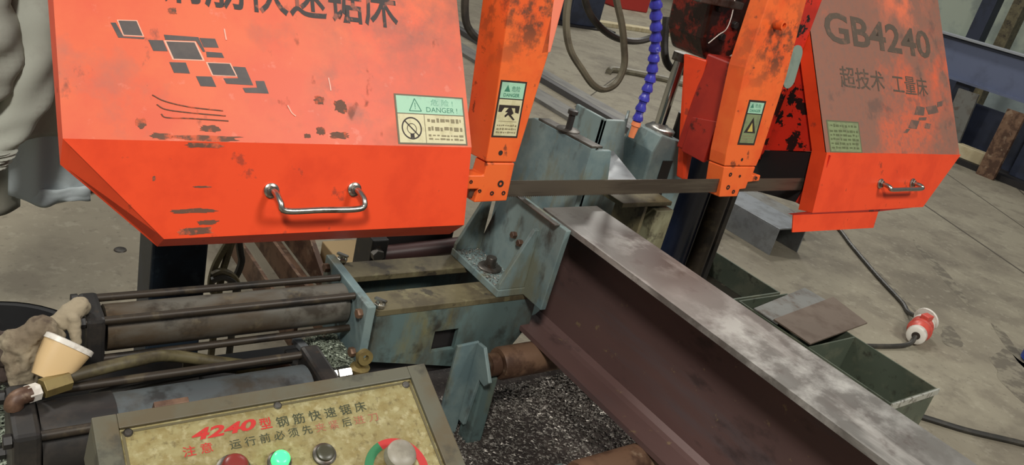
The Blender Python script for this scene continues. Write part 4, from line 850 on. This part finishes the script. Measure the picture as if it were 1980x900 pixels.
# ------------------------------------------------------------------ right side: chip box, sheets, tray
def open_box(t, x0, x1, y0, y1, z0, z1, th, material, skip=()):
    G().box((x0, y0, z0), (x1, y1, z0 + th)).obj('bottom', material, t)
    G().box((x0, y0, z0 + th), (x0 + th, y1, z1)).obj('side_wall', material, t)
    G().box((x1 - th, y0, z0 + th), (x1, y1, z1)).obj('side_wall', material, t)
    G().box((x0 + th, y0, z0 + th), (x1 - th, y0 + th, z1)).obj('end_wall', material, t)
    G().box((x0 + th, y1 - th, z0 + th), (x1 - th, y1, z1)).obj('end_wall', material, t)
cbx = thing('chip_box', 'open dark green sheet-metal box on the floor right of the beam', 'box', (2.86, 1.35, 0))
open_box(cbx, 2.69, 3.022, .985, 1.70, 0, .198, .006, BINGREEN)
G().box((2.696, 1.345, .006), (3.016, 1.351, .197)).obj('divider', BINGREEN, cbx)
G().box((2.69, .978, .176), (3.026, .985, .2005)).obj('rim_strip', mat('pale_bare_metal', (196, 196, 186), .4, .4, layers=[((120, 116, 106), 40, .55, .68, .8)]), cbx)
sh = G(); sh.prism([(2.695, 1.625, .200), (3.165, 1.712, .200), (3.175, 1.592, .200), (2.70, 1.505, .200)], (0, 0, .006))
single(sh, 'sheet_offcut', SHEET, 'pale grey steel sheet lying across the chip box, the farther of two', 'sheet', (2.93, 1.6, .2), 'steel sheets on the chip box')
sh = G(); sh.prism([(2.70, 1.528, .207), (3.232, 1.606, .207), (3.182, 1.398, .207), (2.70, 1.348, .207)], (0, 0, .006))
single(sh, 'sheet_offcut', SHEET_R, 'brownish steel sheet lying across the chip box, the nearer of two', 'sheet', (2.93, 1.48, .207), 'steel sheets on the chip box')
dt = thing('drip_tray', 'shallow oily steel drip tray on the floor beside the lift column', 'tray', (2.86, 1.96, 0))
open_box(dt, 2.60, 3.10, 1.775, 2.20, 0, .15, .008, BINGREEN)
G().box((2.61, 1.785, .008), (3.09, 2.19, .03)).obj('oil_residue', mat('oil_residue', (44, 40, 34), .15, layers=[((120, 114, 98), 7, .58, .68, .8)]), dt)

# plug and cables on the right floor
pg = thing('power_plug', 'red and white industrial power plug lying on the concrete floor', 'plug', (3.86, 1.43, 0))
pa = Vector((3.75, 1.415, .054)); pd = Vector((.16, .055, .0)).normalized()
G().lathe(pa, pd, [(0, .020), (0, .038), (.004, .044), (.028, .046), (.040, .043), (.044, .035)], 26).obj('cable_gland', WHITEP, pg, smooth=True)
G().lathe(pa + pd * .04, pd, [(0, .040), (.02, .050), (.05, .052), (.052, .0565), (.065, .0565), (.067, .052), (.10, .050), (.102, .053), (.125, .053)], 28).obj('body', REDP, pg, smooth=True)
G().lathe(pa + pd * .163, pd, [(0, .050), (.006, .053), (.03, .053), (.034, .046)], 28).obj('collar', WHITEP, pg, smooth=True)
G().lathe(pa + pd * .21 + Vector((0, 0, .02)), pd + Vector((.1, -.3, .25)), [(0, .060), (.012, .060), (.016, .05)], 26).obj('flap_lid', WHITEP, pg, smooth=True)
G().box(tuple(pa + pd * .135 + Vector((-.02, -.02, .045))), tuple(pa + pd * .135 + Vector((.035, .02, .072)))).obj('latch', REDP, pg, bevel=.004)
G().lathe(pa - pd * .001, pd, [(0, .019), (.004, .019)], 20).obj('gland_hole', INK, pg)
cable('black power cable running across the floor from the red plug toward the right cover', [(3.97, 1.50, .07), (4.02, 1.56, .04), (4.10, 1.64, .012), (4.18, 1.72, .012), (4.36, 1.98, .012), (4.62, 2.32, .012), (4.86, 2.62, .012), (5.2, 3.2, .012)], .012, HOSE_K)
cable('black cable end leaving the white gland of the plug to the left', [(3.752, 1.416, .05), (3.70, 1.405, .022), (3.60, 1.425, .012), (3.42, 1.47, .012), (3.25, 1.52, .012)], .011, HOSE_K)
cable('black cable snaking along the floor at the lower right corner', [(3.06, 1.10, .012), (3.16, 1.0, .012), (3.26, .90, .012), (3.42, .78, .012), (3.6, .64, .012), (3.9, .50, .012)], .012, HOSE_K)
bc = thing('blue_drum', 'blue plastic drum cut off by the right edge of the photo', 'drum', (4.40, 1.10, 0))
G().lathe((4.40, 1.10, 0), (0, 0, 1), [(0, .06), (.01, .07), (.05, .07), (.055, .073), (.065, .073), (.07, .07), (.11, .065), (.115, .03)], 28).obj('drum_body', mat('blue_plastic', (40, 70, 160), .35), bc, smooth=True)
G().lathe((4.40, 1.10, .115), (0, 0, 1), [(0, .028), (.02, .028), (.022, .02)], 18).obj('cap', mat('blue_plastic', (40, 70, 160), .35), bc, smooth=True)
OILF2 = mat('thin_oil_film_on_floor', (98, 91, 78), .65, layers=[((128, 121, 104), 14, .44, .6, .95)])
def stain(cx, cy, rx, ry, rot, seed, label):
    rr = random.Random(seed); ph = [rr.uniform(0, 6.28) for _ in range(5)]; pts = []
    for i in range(56):
        t = 2 * math.pi * i / 56; k = .8 + .10 * math.sin(2 * t + ph[0]) + .07 * math.sin(3 * t + ph[1]) + .05 * math.sin(7 * t + ph[2]) + .03 * math.sin(11 * t + ph[3])
        x, y = rx * k * math.cos(t), ry * k * math.sin(t)
        pts.append((cx + x * math.cos(rot) - y * math.sin(rot), cy + x * math.sin(rot) + y * math.cos(rot), .0))
    lo = Vector((cx, cy, 0)); g = G().prism(pts, (0, 0, .0008)); return single(g, 'oil_stain', OILF2, label, 'stain', lo)
stain(4.42, 1.98, .62, .022, .98, 1, 'long thin dark oil streak on the floor beside the black power cable')
stain(5.05, 1.95, .62, .05, .80, 2, 'broken dark streak on the floor beyond the red plug')
stain(4.45, 1.25, .34, .035, .72, 6, 'thin dark streak on the floor between the plug and the blue drum')
stain(4.05, .98, .42, .17, .75, 3, 'broad dark oil stain at the right edge below the plug')
stain(4.12, 1.40, .16, .07, .5, 4, 'dark smudge on the floor just right of the plug')

# channels lying behind the lift column
def channel(label, x0, x1, y0, y1, z0, z1, grp, material=GALV):
    t = thing('steel_channel', label, 'channel', ((x0 + x1) / 2, (y0 + y1) / 2, z0), grp)
    G().box((x0, y0, z1 - .008), (x1, y1, z1)).obj('web', material, t, bevel=.001)
    G().box((x0, y0, z0), (x0 + .008, y1, z1 - .008)).obj('flange', material, t, bevel=.001)
    G().box((x1 - .008, y0, z0), (x1, y1, z1 - .008)).obj('flange', material, t, bevel=.001)
    return t
channel('pale galvanised steel channel on the floor behind the right guide, the nearer of two', 3.80, 4.07, 2.33, 3.6, 0.0, .165, 'steel channels on the floor')
channel('darker steel channel on the floor behind the right guide, the farther of two', 4.14, 4.36, 2.50, 3.7, 0.0, .12, 'steel channels on the floor', SHEET)
ak = thing('packing_block', 'small brownish steel packing block on the floor by the lift column', 'block', (3.5, 2.5, 0))
G().box((3.46, 2.58, 0), (3.66, 2.76, .10)).obj('block', SHEET_R, ak, bevel=.003); G().box((3.50, 2.577, .02), (3.62, 2.58, .08)).obj('end_opening', DARKIN, ak)

# bars on the floor beneath the left cover
def bar(name, label, x0, x1, y0, y1, z0, z1, material, cat, grp=None):
    g = G(); g.box((x0, y0, z0), (x1, y1, z0 + .012)); g.box((x0, y0, z0 + .0125), (x0 + .012, y1, z1))
    return single(G().prism([(x0, y0, z0), (x1, y0, z0), (x1, y0, z0 + .012), (x0 + .012, y0, z0 + .012), (x0 + .012, y0, z1), (x0, y0, z1)], (0, y1 - y0, 0)), name, material, label, cat, ((x0 + x1) / 2, y0, z0), grp)
bar('angle_iron', 'rusty narrow angle iron on the floor below the left cover, left of two', .93, .98, 2.05, 3.4, 0, .10, RUST, 'angle iron', 'angle irons under the cover')
bar('angle_iron', 'wide brown angle iron on the floor below the left cover, right of two', 1.05, 1.15, 2.05, 3.4, 0, .10, RUST, 'angle iron', 'angle irons under the cover')
single(G().prism([(1.17, 2.28, .0), (1.17, 2.9, .0), (1.17, 2.9, .16), (1.17, 2.62, .16)], (.02, 0, 0)), 'rusty_gusset', RUST, 'dark rusty triangular steel plate below the left cover', 'plate', (1.18, 2.5, 0))
single(G().box((1.24, 2.25, 0), (1.44, 2.6, .10)), 'cardboard_box', CARD, 'tan cardboard box on the floor below the left cover', 'box', (1.34, 2.4, 0), bevel=.004)
single(G().cyl((.40, 3.22, .012), (.70, 3.40, .012), .011, 10), 'steel_rod', BLACK, 'thin dark rod on the floor left of the cover corner', 'rod', (.55, 3.3, 0), smooth=True)
single(G().lathe((.56, 2.80, 0), (0, 0, 1), [(0, .022), (.004, .02), (.006, .01)], 14), 'steel_slug', STEEL, 'small flat metal slug on the floor left of the navy leg', 'slug', (.56, 2.80, 0), smooth=True)

# ------------------------------------------------------------------ far background
rk = thing('steel_rack', 'blue-grey steel beam rack far behind the right cover', 'rack', (9.1, 3.4, 0))
G().box((9.0, 1.4, .80), (9.06, 5.6, 1.19)).obj('beam_web', BLUEGR, rk)
G().box((8.93, 1.4, 1.19), (9.13, 5.6, 1.215)).obj('beam_flange', mat('pale_edge_steel', (170, 174, 180), .35, .5), rk, bevel=.003)
G().box((8.97, 1.4, 1.165), (8.999, 5.6, 1.189)).obj('flange_shade_strip', DKBLUE, rk)  # dark strip, colours in the shadow below the top flange
G().box((8.93, 1.4, .775), (9.13, 5.6, .80)).obj('beam_flange', BLUEGR, rk)
for y in (2.2, 3.15, 4.05, 5.0): G().box((9.02, y, .06), (9.14, y + .16, .775)).obj('post', DKBLUE, rk, bevel=.004)
G().box((8.80, 1.4, 0), (9.2, 5.6, .06)).obj('base_rail', DARKIN, rk)
G().box((9.2, 1.4, .06), (9.24, 5.6, .60)).obj('back_sheet', DKBLUE, rk)
single(G().box((8.86, 3.50, .061), (9.0, 3.86, .19)), 'timber_block', WOOD, 'pale timber block on the base of the blue-grey rack', 'timber', (8.93, 3.7, .061), bevel=.006)
single(G().box((8.93, 3.88, .062), (8.96, 4.10, .72), Matrix.Rotation(-.12, 3, 'Y')), 'steel_sheet', SHEET, 'small light grey panel leaning on the blue-grey rack', 'panel', (8.95, 3.9, .062))
single(G().box((8.70, 3.30, .0), (8.74, 3.48, .70)), 'rusty_flat_bar', RUST, 'brown flat bar standing upright in front of the blue-grey rack', 'bar', (8.72, 3.39, 0))
for i, (y0, wd, zt_, mt, lb_) in enumerate([(5.56, .20, 2.2, DKBLUE, 'dark blue upright post far behind the rack'), (5.20, .16, 2.2, BAR, 'olive upright post at the far right behind the rack')]):
    t = thing('machine_post', lb_, 'post', (12.0, y0, 0)); G().box((12.0, y0, 0), (12.2, y0 + wd, zt_)).obj('column', mt, t, bevel=.01); G().box((11.9, y0 - .1, 0), (12.3, y0 + wd + .1, .05)).obj('foot', mt, t)
mc = thing('grey_machine', 'pale grey-blue machine body in the far background at the upper right', 'machine', (13.5, 6, 0))
G().box((13.0, 3.2, 0), (14.2, 8.6, 1.05)).obj('lower_body', mat('pale_blue_grey_paint', (140, 152, 152), .5, layers=[((116, 126, 128), 1.6, .45, .66, .7)]), mc, bevel=.02)
G().box((13.3, 3.4, 1.05), (14.2, 8.4, 2.4)).obj('upper_body', mat('pale_green_grey_paint', (156, 164, 150), .5, layers=[((120, 128, 124), 2.0, .45, .66, .7)]), mc, bevel=.02)
nb2 = thing('navy_crate', 'dark navy crate far across the floor between the hanging hoses', 'crate', (7.6, 8.9, 0))
G().box((7.30, 8.72, .02), (7.86, 9.2, .75)).obj('crate_body', DKBLUE, nb2, bevel=.01); G().box((7.27, 8.69, .75), (7.89, 9.23, .80)).obj('crate_rim', BLUEGR, nb2, bevel=.008); G().box((7.0, 8.6, 0), (8.1, 9.3, .02)).obj('crate_skid', DARKIN, nb2)
single(G().box((10.4, 11.2, 0), (11.2, 11.7, .45)), 'red_crate', mat('far_red_paint', (176, 50, 44), .5), 'small red crate in the far background above the hanging hose', 'crate', (10.8, 11.4, 0), bevel=.02)
single(G().box((8.1, 9.02, 0), (9.9, 9.22, .06)), 'timber_plank', WOOD, 'long tan timber plank on the far floor beside the navy crate', 'timber', (9.0, 9.1, 0), bevel=.005)
cable('short grey-green hose lying on the far floor behind the coolant hose', [(5.85, 6.15, .03), (6.0, 6.25, .03), (6.3, 6.2, .03), (6.6, 6.05, .03), (6.9, 5.8, .03)], .035, HOSE_G, 'hose', 'floor_hose')
